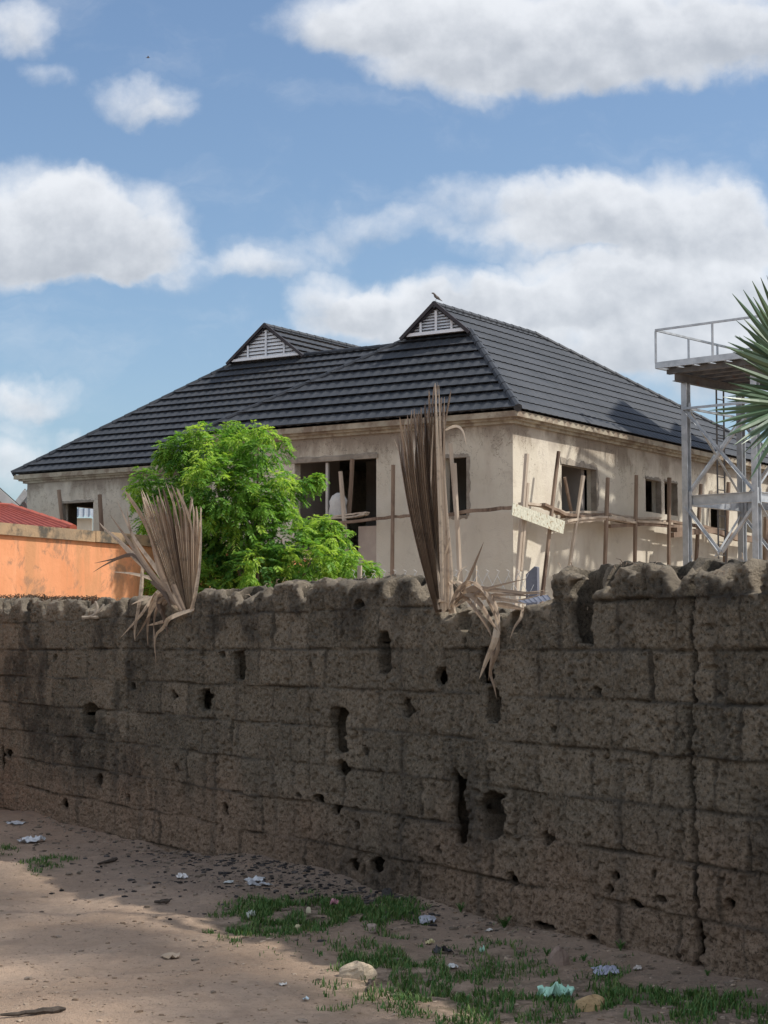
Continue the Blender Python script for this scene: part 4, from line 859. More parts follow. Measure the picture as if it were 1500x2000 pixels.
# ------------------------------------------------------------------ green tree behind the wall
TYY = 24.0; tb = P(510, 1200, TYY); tb.z = 0
tree = thing('leafy_tree', tb, 'bright green leafy young tree behind the block wall in front of the house', 'tree')
BL = [(345,872,34),(330,880,16),(400,862,48),(455,872,48),(505,862,42),(545,862,20),(300,945,42),(268,963,14),(350,945,55),(420,940,75),(500,935,70),(545,950,42),(590,938,16),(622,926,9),(455,1045,95),(552,1040,62),(608,1022,30),(640,1010,13),(668,1035,14),(610,1085,60),(665,1098,34),(700,1108,18),(505,1105,75),(420,1085,62),(390,1135,50),(345,995,55),(300,1000,38),(470,990,80),(540,1120,55),(380,1030,60),(310,1140,36),(640,1120,30),(455,830,16),(500,835,14),(345,848,14),(285,1110,26),(420,1130,55),(500,1140,55),(575,1135,45),(695,1092,26),(728,1098,12),(655,1068,36),(610,1120,40),(714,1113,6)]
mb = MB(); random.seed(11)
fork = tb + Vector((0, 0, 1.3))
mb.tube([tb, tb + Vector((.03, 0, .7)), fork], [.10, .085, .075], 9)
cen = []
for (px, py, r) in [(500 + (x_ - 500) * .97, y_ + 12, r_ * .93) for x_, y_, r_ in BL]:
    c_ = P(px, py, TYY + random.uniform(-.55, .55)); rr = r / F * TYY; cen.append((c_, rr))
    if r > 20:
        md_ = fork.lerp(c_, .5) + Vector((random.uniform(-.12, .12), random.uniform(-.1, .1), .12)); mb.tube([fork, md_, c_], [.045, .026, .009], 6)
mb.build('trunk', simple('tree bark', (.13, .095, .07), (.21, .16, .12), 8, .9), tree, smooth=True)
mb = MB()
def leafclump(mb, p, out, size, tone):
    """a drooping twig carrying paired slim leaflets"""
    d = (out + Vector((random.gauss(0, .35), random.gauss(0, .35), random.gauss(-.05, .3)))).normalized()
    n = random.randint(6, 9); L = size * random.uniform(.7, 1.3); side = d.cross(Vector((0, 0, 1))); side = side.normalized() if side.length > .1 else Vector((1, 0, 0))
    for i in range(n):
        t_ = (i + .6) / n; q = p + d * L * t_ + Vector((0, 0, -.55 * L * t_ * t_))
        for s_ in (-1, 1):
            ll = size * random.uniform(.42, .62) * (1 - .35 * abs(t_ - .45)); ld_ = (side * s_ + d * .7 + Vector((0, 0, random.uniform(-.75, -.05)))).normalized(); lw = ll * random.uniform(.30, .40)
            wv = ld_.cross(Vector((random.gauss(0, .4), random.gauss(0, .4), 1))).normalized() * lw / 2
            md_ = q + ld_ * ll * .5
            mb.add([q, md_ - wv, q + ld_ * ll + Vector((0, 0, -.12 * ll)), md_ + wv], [(0, 1, 2, 3)], min(1, max(0, tone + random.gauss(0, .08))))
tot = 0
for (c_, rr) in cen:
    n = int(14 + 300 * rr * rr * 2.3); ct = random.uniform(.15, .75)
    for _ in range(n):
        u = Vector((random.gauss(0, 1), random.gauss(0, 1), random.gauss(0, 1))).normalized(); f_ = random.random() ** .45
        p = c_ + Vector((u.x * rr, u.y * rr * 1.15, u.z * rr)) * f_ * .93
        young = 1.0 if random.random() < .10 else 0.0
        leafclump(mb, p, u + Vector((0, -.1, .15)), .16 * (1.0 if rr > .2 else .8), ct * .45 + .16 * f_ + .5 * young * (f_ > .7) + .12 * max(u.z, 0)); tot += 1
for k in range(170):                                  # rounded lobes of fresh pale leaf at the ends of the shoots
    c_, rr = random.choice(cen); u = Vector((random.gauss(0, 1), -abs(random.gauss(0, .9)), random.gauss(.25, .8))).normalized(); p = c_ + u * rr * .98; lr = min(random.uniform(.07, .15), .12 + .1 * rr, rr * .7); lt = random.uniform(.55, .95)
    for _ in range(int(14 + 700 * lr * lr)):
        q = Vector((random.gauss(0, 1), random.gauss(0, 1), random.gauss(0, 1))).normalized(); leafclump(mb, p + q * lr * random.uniform(.3, 1), q + Vector((0, 0, -.35)), .10, lt + .1 * q.z)
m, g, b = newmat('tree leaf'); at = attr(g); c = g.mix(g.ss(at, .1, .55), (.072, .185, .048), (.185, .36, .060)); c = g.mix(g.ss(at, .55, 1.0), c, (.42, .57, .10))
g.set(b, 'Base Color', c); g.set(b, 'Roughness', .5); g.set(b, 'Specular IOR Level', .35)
tr = g.n('ShaderNodeBsdfTranslucent'); g.set(tr, 'Color', g.mix(1.0, c, (1.25, 1.3, .7), 'MULTIPLY')); ms = g.n('ShaderNodeMixShader'); ms.inputs[0].default_value = .45
o_ = [x for x in g.nt.nodes if x.type == 'OUTPUT_MATERIAL'][0]; g.nt.links.new(b.outputs[0], ms.inputs[1]); g.nt.links.new(tr.outputs[0], ms.inputs[2]); g.nt.links.new(ms.outputs[0], o_.inputs[0])
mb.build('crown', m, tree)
random.seed(61)
BARK = bpy.data.materials['tree bark']; LEAFM = bpy.data.materials['tree leaf']
for k, (ya, yb_, lab) in enumerate(((4.5, 9.5, 'unseen thin crowned tree added to shade the ground, nearest the camera'), (8.8, 13.5, 'unseen thin crowned tree added to shade the ground, middle one of three'), (12.8, 18.0, 'unseen thin crowned tree added to shade the ground, farthest of three'))):
    yc = (ya + yb_) / 2; b0 = Vector((8.6 - .2 * k, yc, 0)); t_ = thing('added_shade_tree', b0, lab, 'tree', 'unseen trees added for shade'); mb = MB(); cr = MB()  # unseen trees, added to soften the shade on the ground
    def crownpt():  # leaf sheet laid along the sun rays just above the wall top
        Y = random.uniform(ya, yb_)
        while (9.65 < Y < 10.6 or 12.85 < Y < 14.1) and random.random() < .5: Y = random.uniform(ya, yb_)
        X = random.uniform(7.4, 9.8); xw = W0.x + WD.x * (Y - W0.y) / WD.y; h = min(random.expovariate(1 / .55), 2.4)
        return Vector((X, Y, 2.42 + math.tan(SUN_EL) * (X - xw) + h))
    top = b0 + Vector((0, 0, 3.3 + math.tan(SUN_EL) * (b0.x - (W0.x + WD.x * (yc - W0.y) / WD.y)))); mb.tube([b0, b0.lerp(top, .5) + Vector((.2, .1, 0)), top], [.12, .09, .06], 9)
    for _ in range(12): mb.tube([top - Vector((0, 0, random.uniform(0, .3))), crownpt() + Vector((0, 0, .4))], [.03, .008], 5)
    for _ in range(1750):
        p = crownpt()
        for _ in range(1):
            d = Vector((random.gauss(0, 1), random.gauss(0, 1), random.gauss(0, .6))).normalized() * .8; w_ = d.cross(Vector((random.gauss(0, .5), random.gauss(0, .5), 1))).normalized() * .045; q = p + Vector((random.gauss(0, .12), random.gauss(0, .12), random.gauss(0, .1)))
            cr.add([q, q + d * .1 - w_, q + d * .22, q + d * .1 + w_], [(0, 1, 2, 3)], random.uniform(.2, .7))
    mb.build('trunk', BARK, t_); cr.build('crown', LEAFM, t_)

# ------------------------------------------------------------------ dry fan palm leaves on the wall
random.seed(23)
m, g, b = newmat('dry palm leaf'); at = attr(g); v = coords(g)
c = g.mix(g.ss(at, 0, .5), (.135, .095, .070), (.40, .30, .215)); c = g.mix(g.ss(at, .5, 1), c, (.70, .58, .44))
c = g.mix(g.math('MULTIPLY', g.ss(g.noise(v, 14, 5, .65), .5, .68), .55), c, (.17, .12, .09))
g.set(b, 'Base Color', c); g.set(b, 'Roughness', .6); g.set(b, 'Specular IOR Level', .3); bump(g, b, g.noise(v, 90, 3, .6), .002, .5)
tr = g.n('ShaderNodeBsdfTranslucent'); g.set(tr, 'Color', c); ms = g.n('ShaderNodeMixShader'); ms.inputs[0].default_value = .38
o_ = [x for x in g.nt.nodes if x.type == 'OUTPUT_MATERIAL'][0]; g.nt.links.new(b.outputs[0], ms.inputs[1]); g.nt.links.new(tr.outputs[0], ms.inputs[2]); g.nt.links.new(ms.outputs[0], o_.inputs[0])
DRY = m
def spl(pts, n):
    pts = [Vector(p) for p in pts]; out = []; k = len(pts) - 1
    for i in range(n + 1):
        t_ = i / n * k; j = min(int(t_), k - 1); f_ = t_ - j
        p0, p1, p2, p3 = pts[max(j - 1, 0)], pts[j], pts[j + 1], pts[min(j + 2, k)]
        out.append(.5 * ((2 * p1) + (p2 - p0) * f_ + (2 * p0 - 5 * p1 + 4 * p2 - p3) * f_ ** 2 + (3 * p1 - p0 - 3 * p2 + p3) * f_ ** 3))
    return out
def fan(mb, bl, br_, tips, Y0, lean, split, toneA, toneB, dark=(), curve=0.0, depth=.010, blunt=.2):
    """one pleated blade: leaflets share their edges up to the split, then run out to frayed tips"""
    n = len(tips) - 1; k = 12
    def edge(f, t_):
        j = min(int(f), n - 1); q = f - j; tx = tips[j][0] + (tips[j + 1][0] - tips[j][0]) * q; ty = tips[j][1] + (tips[j + 1][1] - tips[j][1]) * q; dy = tips[j][2] + (tips[j + 1][2] - tips[j][2]) * q
        g_ = f / n; bx = bl[0] + (br_[0] - bl[0]) * g_; by = bl[1] + (br_[1] - bl[1]) * g_
        return P(bx + (tx - bx) * t_ + curve * math.sin(t_ * 3.1), by + (ty - by) * t_, Y0 + dy * t_ * t_ + lean * t_)
    base_t = random.uniform(toneA, toneB)
    for i in range(n):
        sp_ = split * random.uniform(.80, 1.12); ton = random.uniform(toneA, toneB); mid = random.uniform(.4, .6); ex = random.uniform(.93, 1.03); bend = Vector((random.uniform(-.03, .03), random.uniform(-.08, .04), random.uniform(-.02, .01)))
        if i in dark: ton = random.uniform(.0, .15)
        L_, M_, R_ = [], [], []
        for q in range(k + 1):
            t_ = q / k * ex; a_, b_ = edge(i, t_), edge(i + 1, t_); c_ = edge(i + mid, t_); c_.y -= (depth if i % 1 == 0 else 0) * min(1, t_ * 3)
            w_ = 1 if t_ < sp_ else max(blunt, 1 - (t_ - sp_) / (1.03 - sp_) * (1 - blunt)); fr_ = max(0, t_ - sp_); off = bend * (fr_ * 6) ** 1.6
            a_.y += depth; b_.y += depth
            L_.append(c_.lerp(a_, w_) + off); M_.append(c_ + off); R_.append(c_.lerp(b_, w_) + off)
        M_[-1] = M_[-1] + (M_[-1] - M_[-2]) * .4
        vs = [x for tri in zip(L_, M_, R_) for x in tri]; fs = []
        for q in range(k): b = q * 3; fs += [(b, b + 1, b + 4, b + 3), (b + 1, b + 2, b + 5, b + 4)]
        mb.add(vs, fs, [max(0, min(1, ton + (-.16, .10, .02)[z_ % 3] + .0 * z_)) for z_ in range(len(vs))])
def ribbon(mb, pts, off, wid, tone, fold=.35, n=12, taper=1.0, dys=None, twist=0.0):
    k = len(pts); dys = dys or [0] * k; p3 = [P(x, y, wallY(x) + off + dy) for (x, y), dy in zip(pts, dys)]; sp_ = spl(p3, n); W_ = wid / F * wallY(pts[0][0])
    wl = [W_ * (.55 + .45 * min(1, i / n * 4)) * max(.04, (1 - (i / n) ** 2.2 * taper)) for i in range(n + 1)]
    mb.strip(sp_, wl, (1, 0, 0), fold=fold, nrm=Vector((twist, -1, random.uniform(-.15, .25))).normalized(), a=tone)
# left leaf
YL = wallY(345); base = P(360, 1200, YL); base.z = base.z
lf = thing('dry_palm_leaf', base, 'short wide pale dry fan palm leaf on the wall top before the orange wall', 'dead leaf')
mb = MB(); tips = []; n = 27
for i in range(n):
    f_ = i / (n - 1); tx = 262 + (398 - 262) * f_; ty = 974 - 12 * math.sin(f_ * 3.1) + random.uniform(-8, 10) + (16 if f_ > .9 else 0); tips.append((tx + random.uniform(-2, 2), ty, random.uniform(-.05, .05)))
fan(mb, (350, 1197), (380, 1191), tips, YL - .03, .16, .80, .50, .95, dark=(12,), depth=.012, blunt=.45)
mb.build('fan_blade', DRY, lf)
mb = MB()
for pts, wd, tn in (([(357, 1190), (308, 1115), (262, 1050), (228, 976)], 11, .75), ([(352, 1187), (292, 1115), (252, 1058), (213, 1003)], 11, .35), ([(350, 1184), (295, 1118), (244, 1066), (206, 1034), (194, 1020)], 9, .8), ([(349, 1180), (300, 1125), (262, 1090), (228, 1055), (200, 1030)], 9, .7),
                    ([(312, 1152), (285, 1110), (258, 1083), (222, 1092), (184, 1100)], 8, .05), ([(312, 1150), (282, 1108), (256, 1085), (215, 1098), (181, 1118)], 8, .1), ([(335, 1168), (306, 1135), (262, 1121), (222, 1117)], 9, .85), ([(355, 1192), (318, 1130), (300, 1070), (278, 985)], 12, .5), ([(360, 1192), (330, 1120), (318, 1050), (297, 962)], 12, .3), ([(345, 1188), (300, 1125), (262, 1060), (247, 990)], 9, .4),
                    ([(376, 1190), (383, 1150), (391, 1090), (394, 1012)], 8, .8), ([(372, 1192), (381, 1165), (388, 1130), (392, 1104)], 7, .6)):
    ribbon(mb, pts, -.05, wd, tn, dys=[0] + [random.uniform(-.08, .05)] * (len(pts) - 1), twist=random.uniform(-.4, .4))
mb.build('loose_leaflet', DRY, lf)
mb = MB()
for pts, wd, tn in (([(340, 1168), (316, 1153), (298, 1168), (276, 1200), (254, 1225), (234, 1247)], 10, .8), ([(338, 1170), (318, 1158), (300, 1185), (280, 1222), (262, 1251)], 8, .55), ([(278, 1105), (276, 1150), (270, 1190), (263, 1232), (264, 1252)], 9, .85), ([(325, 1165), (306, 1160), (293, 1190), (288, 1230), (289, 1261)], 9, .55), ([(330, 1170), (315, 1172), (303, 1200), (300, 1228)], 9, .3),
                    ([(379, 1190), (350, 1199), (328, 1210), (321, 1224), (304, 1242), (302, 1275)], 11, .85), ([(328, 1211), (308, 1217), (287, 1222)], 7, .8), ([(330, 1165), (318, 1185), (322, 1212), (328, 1240)], 13, .12), ([(322, 1160), (312, 1180), (318, 1205)], 18, .08), ([(296, 1165), (275, 1172), (256, 1181)], 6, .8), ([(300, 1222), (302, 1260), (305, 1300)], 3, .5), ([(316, 1150), (300, 1135), (322, 1160), (335, 1190)], 16, .1)):
    ribbon(mb, pts, -.09, wd, tn, twist=random.uniform(-.5, .5), dys=[.05] + [random.uniform(-.06, .02)] * (len(pts) - 1))
mb.build('drooping_leaflet', DRY, lf)
# right leaf, tall and dark
YR = wallY(868) + .03; base = P(868, 1198, YR)
rf = thing('dry_palm_leaf', base, 'tall narrow dark brown dry fan palm leaf upright on the wall', 'dead leaf')
mb = MB(); tips = []; n = 24
for i in range(n):
    f_ = i / (n - 1)
    tx = 774 + (870 - 774) * f_; ty = 850 - 95 * min(1, f_ / .78) if f_ < .8 else 752 + (f_ - .8) * 230
    tips.append((tx, ty + random.uniform(-6, 10), random.uniform(-.04, .04)))
fan(mb, (850, 1197), (882, 1194), tips, YR - .02, .22, .90, .22, .60, dark=(7, 13, 14), curve=-9, depth=.012, blunt=.75)
for pts, wd, tn in (([(866, 1192), (862, 1040), (856, 900), (850, 748)], 11, .9), ([(870, 1192), (870, 1050), (862, 900), (857, 752)], 9, .75), ([(874, 1190), (874, 1050), (868, 930), (868, 775)], 8, .6), ([(856, 1190), (826, 1040), (800, 940), (770, 858)], 7, .8), ([(858, 1190), (830, 1050), (805, 960), (783, 840)], 7, .85), ([(878, 1190), (882, 1120), (873, 1000), (866, 880)], 7, .8), ([(862, 1190), (850, 1050), (842, 950), (846, 830)], 6, .85)):
    ribbon(mb, pts, -.04, wd, tn, n=14, taper=.9, dys=[0] + [.05] * (len(pts) - 1))
ribbon(mb, [(870, 840), (890, 832), (904, 842), (911, 870)], .1, 6, .95)
mb.build('fan_blade', DRY, rf)
mb = MB(); mb.tube(spl([P(884, 1198, YR - .03), P(880, 1160, YR - .03), P(878, 1118, YR)], 6), [.022, .02, .02, .018, .016, .013, .01], 7, .8); mb.tube(spl([P(866, 1196, YR - .05), P(876, 1160, YR - .05), P(881, 1125, YR)], 6), .012, 6, .9); mb.build('leaf_stalk', DRY, rf)
yb = YR - .1; base = P(930, 1180, yb)
lb_ = thing('dry_leaf_tangle', base, 'tangle of bent dry palm leaflets hanging over the broken wall top', 'dead leaf')
mb = MB()
for pts, wd, tn in (([(878, 1190), (895, 1152), (925, 1138), (950, 1165), (968, 1205), (978, 1240)], 15, .55), ([(890, 1178), (912, 1160), (938, 1180), (960, 1215), (972, 1232)], 13, .4), ([(884, 1185), (905, 1165), (932, 1195), (952, 1225), (962, 1250)], 10, .3), ([(972, 1200), (968, 1245), (950, 1290), (936, 1326)], 15, .9), ([(974, 1215), (972, 1270), (958, 1310), (965, 1340), (970, 1364)], 9, .5), ([(970, 1210), (966, 1255), (958, 1300), (954, 1330)], 8, .4),
                    ([(925, 1140), (950, 1158), (968, 1185), (976, 1215)], 16, .65), ([(890, 1165), (920, 1150), (960, 1152), (1020, 1158), (1072, 1158)], 12, .3), ([(900, 1170), (960, 1165), (1010, 1172), (1060, 1160)], 11, .5), ([(905, 1158), (950, 1155), (1000, 1160), (1070, 1152)], 8, .65), ([(900, 1150), (945, 1165), (990, 1172), (1030, 1180)], 11, .45), ([(970, 1180), (1000, 1185), (1025, 1190)], 12, .35), ([(1022, 1180), (1018, 1205), (1005, 1225), (996, 1248)], 7, .75),
                    ([(895, 1172), (915, 1130), (932, 1090), (945, 1058)], 7, .15), ([(890, 1185), (930, 1158), (980, 1142), (1030, 1130)], 7, .25), ([(875, 1140), (890, 1136), (905, 1142), (918, 1150)], 9, .85), ([(893, 1140), (899, 1115), (912, 1105)], 3, .9), ([(850, 1178), (862, 1172), (876, 1178)], 8, .7), ([(868, 1100), (878, 1050), (860, 1120)], 3, .7), ([(868, 1120), (905, 1160), (930, 1190)], 5, .6), ([(940, 1170), (985, 1160), (1040, 1165)], 9, .2)):
    ribbon(mb, pts, -.05, wd, tn, twist=random.uniform(-.6, .6), dys=[.06] + [random.uniform(-.06, .0) for _ in range(len(pts) - 1)])
mb.build('bent_leaflet', DRY, lb_)
# bare root on the wall top at the left
mb = MB(); yr = wallY(190) - .02
for pts in ([(160, 1206), (178, 1204), (195, 1192), (203, 1180)], [(178, 1204), (192, 1205), (207, 1198), (216, 1189)], [(186, 1199), (190, 1186), (186, 1174)]):
    mb.tube(spl([P(x, y, yr) for x, y in pts], 8), [.016, .016, .015, .014, .013, .012, .011, .010, .008], 6)
tag(mb.build('dry_root', simple('bleached root', (.34, .28, .22), (.45, .38, .30), 12, .9), loc=P(190, 1205, yr)), 'pale forked dry root lying in the broken wall top at the left', 'root')
# wisps of straw on the top of the wall
mb = MB()
for _ in range(70):
    px = random.choice((random.uniform(385, 850), random.uniform(1090, 1480), random.uniform(10, 250))); ty = np.interp(px, [q[0] for q in TOP], [q[1] for q in TOP]); Y = wallY(px) + random.uniform(.0, .15); p = P(px, ty + 5, Y); d = Vector((random.uniform(-.05, .05), random.uniform(-.03, .03), random.uniform(-.01, .035)))
    mb.tube([p, p + d * .5 + Vector((0, 0, .012)), p + d], [.0022, .002, .001], 3, random.random(), cap=False)
tag(mb.build('straw', DRY), 'wisps of pale straw caught along the broken top of the wall', 'straw', kind='stuff')

# ------------------------------------------------------------------ living fan palm at the right edge
random.seed(5)
YP = 12.0; pb = P(1650, 1200, YP + .2); pb.z = 0
palm = thing('fan_palm', pb, 'green fan palm reaching in at the right edge of the view', 'palm')
m, g, b = newmat('palm leaf'); at = attr(g); c = g.mix(at, (.055, .11, .065), (.15, .225, .115)); g.set(b, 'Base Color', c); g.set(b, 'Roughness', .38); g.set(b, 'Specular IOR Level', .5); PALM = m
mb = MB(); ct = P(1650, 790, YP + .3); mb.tube([pb, pb + Vector((.05, 0, 1.2)), ct - Vector((0, 0, .25)), ct], [.17, .14, .13, .08], 12); mb.build('trunk', simple('palm trunk', (.15, .12, .09), (.24, .19, .14), 9, .95, (1, 1, 4)), palm, smooth=True)
def palmleaf(hub, stalk_from, angs, lens, yoff, tone, lw=13):
    mb = MB(); h_ = P(*hub, YP + yoff); mb.tube([stalk_from, stalk_from.lerp(h_, .5) + Vector((0, 0, .05)), h_], [.022, .018, .014], 6, .6)
    k = len(angs); 
    for a_, l_ in zip(angs, lens):
        a_ = R(a_); ex, ey = math.cos(a_), -math.sin(a_); pts = []
        dr = random.uniform(-10, 10); dyy = random.uniform(-.18, .18)
        for i in range(9):
            t_ = i / 8; pts.append(P(hub[0] + ex * l_ * t_, hub[1] + ey * l_ * t_ + dr * t_ * t_, YP + yoff + dyy * t_ - .12 * t_ * t_))
        W_ = lw / F * YP; wl = [W_ * q for q in (.25, .55, .8, 1, 1, .9, .68, .4, .06)]
        mb.strip(pts, wl, (1, 0, 0), fold=random.uniform(.5, .9), nrm=(random.uniform(-.7, .7), -1, random.uniform(-.5, .5)), a=min(1, max(0, tone + random.uniform(-.25, .35))))
    mb.build('palm_leaf', PALM, palm)
A1 = [96 + i * 4.2 for i in range(17)]; palmleaf((1565, 735), ct, A1, [random.uniform(180, 214) if a < 130 else random.uniform(140, 175) for a in A1], -.1, .35)
A2 = [158 + i * 5.0 for i in range(17)]; palmleaf((1552, 790), ct, A2, [random.uniform(118, 168) for _ in A2], .1, .3, 10)
A4 = [120 + i * 6.5 for i in range(13)]; palmleaf((1575, 770), ct, A4, [random.uniform(125, 175) for _ in A4], .25, .2, 11)
A3 = [60 - i * 8 for i in range(18)]; palmleaf((1720, 740), ct, A3, [random.uniform(170, 210) for _ in A3], .2, .35)
A5 = [110 - i * 7 for i in range(14)]; palmleaf((1660, 690), ct, A5, [random.uniform(160, 210) for _ in A5], .5, .35)

# ------------------------------------------------------------------ small things behind the wall
mb = MB(); Yw = 13.4
WIRE = simple('galvanised wire', (.50, .50, .48), (.62, .62, .60), 8, .4, bumpd=0, metallic=.5)
x0, x1 = P(690, 1150, Yw).x, P(1052, 1150, Yw).x; zt_ = P(900, 1122, Yw).z; st = .075
n = int((x1 - x0) / st)
for r in range(12):
    z1 = zt_ - r * .075
    for i in range(n):
        xa = x0 + i * st; o_ = st / 2 * (r % 2); wob = .012 * math.sin(i * 1.7 + r)
        mb.tube([Vector((xa + o_, Yw, z1 + wob)), Vector((xa + o_ + st / 2, Yw + .006, z1 - .075 + wob))], .0022, 3, cap=False); mb.tube([Vector((xa + o_ + st / 2, Yw, z1 - .075 + wob)), Vector((xa + o_ + st, Yw + .006, z1 + wob))], .0022, 3, cap=False)
for i in range(0, n, 1):
    xa = x0 + i * st; mb.tube([Vector((xa, Yw, zt_)), Vector((xa + .012, Yw, zt_ + .022)), Vector((xa - .01, Yw, zt_ + .034))], .0022, 3, cap=False)
fe = thing('wire_fence', Vector((x0, Yw, 0)), 'chain link wire fence showing just above the wall beside the tall dry leaf', 'fence'); mb.build('wire_mesh', WIRE, fe)
for px in (925, 700):
    mb = MB(); p = P(px, 1150, Yw + .05); mb.tube([Vector((p.x, p.y, 0)), Vector((p.x, p.y, 1)), Vector((p.x + .01, p.y, P(px, 1104, Yw).z))], .018, 7); mb.build('fence_post', WOODP, fe)
BLUE = simple('blue grey sheet', (.11, .115, .145), (.16, .165, .195), 5, .6, c3=(.35, .35, .38), c3t=(.62, .72))
q = [P(x, y, 14.2) for x, y in ((1024, 1190), (1050, 1190), (1049, 1108), (1044, 1106), (1027, 1122))]; mb = MB(); vs = q + [x + Vector((.02, .03, 0)) for x in q]
q2 = [Vector((q[0].x, q[0].y, 0)), Vector((q[1].x, q[1].y, 0))] ; vs[0], vs[1] = q2[0], q2[1]; vs[5], vs[6] = q2[0] + Vector((.02, .03, 0)), q2[1] + Vector((.02, .03, 0))
mb.add(vs, [(4, 3, 2, 1, 0)[::-1], (5, 6, 7, 8, 9)[::-1], (0, 1, 6, 5), (1, 2, 7, 6), (2, 3, 8, 7), (3, 4, 9, 8), (4, 0, 5, 9)]); tag(mb.build('metal_sheet', BLUE, loc=q2[0]), 'upright blue grey sheet with a slanting top behind the wire fence', 'sheet')
mb = MB(); ys_ = wallY(1045) + .16
a_, b__ = P(1012, 1180, ys_), P(1078, 1166, ys_); corrug(mb, a_ + Vector((0, .28, .02)), b__ + Vector((0, .28, .02)), b__ - Vector((0, 0, .02)), a_, 7, .003); tag(mb.build('corrugated_offcut', BLUE, loc=a_), 'small bluish corrugated sheet offcut lying on the broken wall top', 'sheet')

# birds
def bird(name, p, s, d, lab, mat, flying=False):
    d = Vector(d).normalized(); sd = d.cross(Vector((0, 0, 1))).normalized(); upv = sd.cross(d); root = thing(name, p, lab, 'bird')
    mb = MB(); path = [(-1.0, .30), (-.6, .42), (-.2, .56), (.2, .70), (.42, .92), (.58, 1.02), (.74, 1.0), (.92, .95)]; rad = [.02, .10, .22, .23, .15, .13, .11, .012]
    mb.tube([p + d * a * s + upv * (h if not flying else .4 + h * .2) * s for a, h in path], [r * s for r in rad], 9); mb.build('body', mat, root, smooth=True)
    for sg in (-1, 1):
        mb = MB()
        if flying:
            q_ = [p + upv * .5 * s + d * .25 * s, p + upv * .5 * s - d * .3 * s, p + sd * sg * 1.5 * s + upv * .9 * s - d * .35 * s, p + sd * sg * .8 * s + upv * .85 * s + d * .25 * s]
        else:
            q_ = [p + sd * sg * .20 * s + d * .3 * s + upv * .72 * s, p + sd * sg * .25 * s + upv * .52 * s, p + sd * sg * .06 * s - d * .8 * s + upv * .38 * s, p + sd * sg * .14 * s - d * .2 * s + upv * .75 * s]
        mb.add([*q_, *[x - upv * .03 * s for x in q_]], [(0, 1, 2, 3), (7, 6, 5, 4), (0, 4, 5, 1), (1, 5, 6, 2), (2, 6, 7, 3), (3, 7, 4, 0)]); mb.build('wing', mat, root)
    if not flying:
        for sg in (-1, 1): mb = MB(); mb.tube([p + sd * sg * .07 * s + upv * .42 * s, p + sd * sg * .07 * s], .015 * s, 5); mb.build('leg', mat, root)
BRD = simple('bird plumage', (.085, .075, .07), (.17, .15, .14), 20, .8, bumpd=0)
bp = H(2.52, hw, zr + .10); bird('bird', bp, .16, (-.8, -.2, .22), 'small dark dove perched on the tip of the main roof ridge', BRD)
bird('bird', P(289, 115, 90), .12, (1, .3, 0), 'tiny dark bird flying in the blue sky at the upper left', BRD, True)
# ------------------------------------------------------------------ litter, stones and weeds on the ground
random.seed(41)
def scrap(name, px, py, wx, wy, colr, lab, cat, h=.02, n=7, rough=.5, trans=0, rot=None):
    """a crumpled thin sheet: jittered grid with ragged outline and folds"""
    p = gpt(px, py); Wd = wx / F * p.y; D = wy / F * p.y / (EYE / p.y) ; D = min(D, Wd * 1.2); an = random.uniform(-.5, .5) if rot is None else rot; vs = []; rr = random.Random(int(px * 7 + py))
    for i in range(n):
        for j in range(n):
            u, v_ = i / (n - 1) - .5, j / (n - 1) - .5; e = 1 - .25 * rr.random() * (abs(u) > .4 or abs(v_) > .4)
            if abs(u) == .5 and abs(v_) == .5: e *= .72
            x, y = u * Wd * e, v_ * D * e; xx = x * math.cos(an) - y * math.sin(an); yy_ = x * math.sin(an) + y * math.cos(an)
            vs.append(Vector((p.x + xx, p.y + yy_, gz(p.x + xx, p.y + yy_) + .004 + h * rr.random() ** 1.5 * (1.2 - abs(u)) + h * .5 * math.sin(u * 7 + v_ * 4 + px) ** 2)))
    top = vs; bot = [q - Vector((0, 0, .0015)) for q in vs]; mb = MB(); fs = []
    for i in range(n - 1):
        for j in range(n - 1): q = i * n + j; fs += [(q, q + n, q + n + 1, q + 1), (n * n + q, n * n + q + 1, n * n + q + n + 1, n * n + q + n)]
    mb.add(top + bot, fs)
    mt = simple(lab[:24], colr, tuple(min(1, x * 1.2) for x in colr), 30, rough, bumpd=.003, spec=.4)
    return tag(mb.build(name, mt, loc=p), lab, cat)
scrap('plastic_bag', 62, 1648, 52, 24, (.56, .57, .58), 'white crumpled plastic bag on the bare sand at the left', 'plastic bag', .035, 9)
scrap('plastic_scrap', 32, 1610, 34, 12, (.52, .53, .54), 'pale flat plastic scrap near the foot of the wall at the far left', 'litter', .012)
scrap('plastic_scrap', 497, 1716, 40, 14, (.55, .56, .57), 'white plastic strip on the dark grit, farthest of the pale scraps above the grass', 'litter', .02)
scrap('plastic_scrap', 506, 1729, 46, 14, (.36, .37, .38), 'translucent grey plastic film below the white strip on the dark grit', 'litter', .012)
scrap('paper_scrap', 446, 1725, 20, 12, (.50, .52, .50), 'small pale torn card left of the grey plastic film', 'litter', .01)
scrap('paper_scrap', 356, 1708, 24, 9, (.62, .60, .58), 'small white paper scrap lying alone on grit left of the grass', 'litter', .014)
scrap('pink_wrapper', 653, 1773, 20, 17, (.62, .30, .36), 'small pink and white wrapper standing in the grass near the wall', 'wrapper', .045, 6)
scrap('plastic_scrap', 833, 1791, 38, 18, (.40, .41, .45), 'greyish plastic scrap at the right end of the upper grass patch', 'litter', .02)
scrap('plastic_scrap', 490, 1803, 18, 14, (.48, .50, .46), 'pale grey scrap standing in the left end of the grass', 'litter', .03)
scrap('plastic_bag', 1185, 1901, 54, 28, (.34, .355, .44), 'bluish grey flat plastic bag on the sand near the crack foot', 'plastic bag', .012, 9)
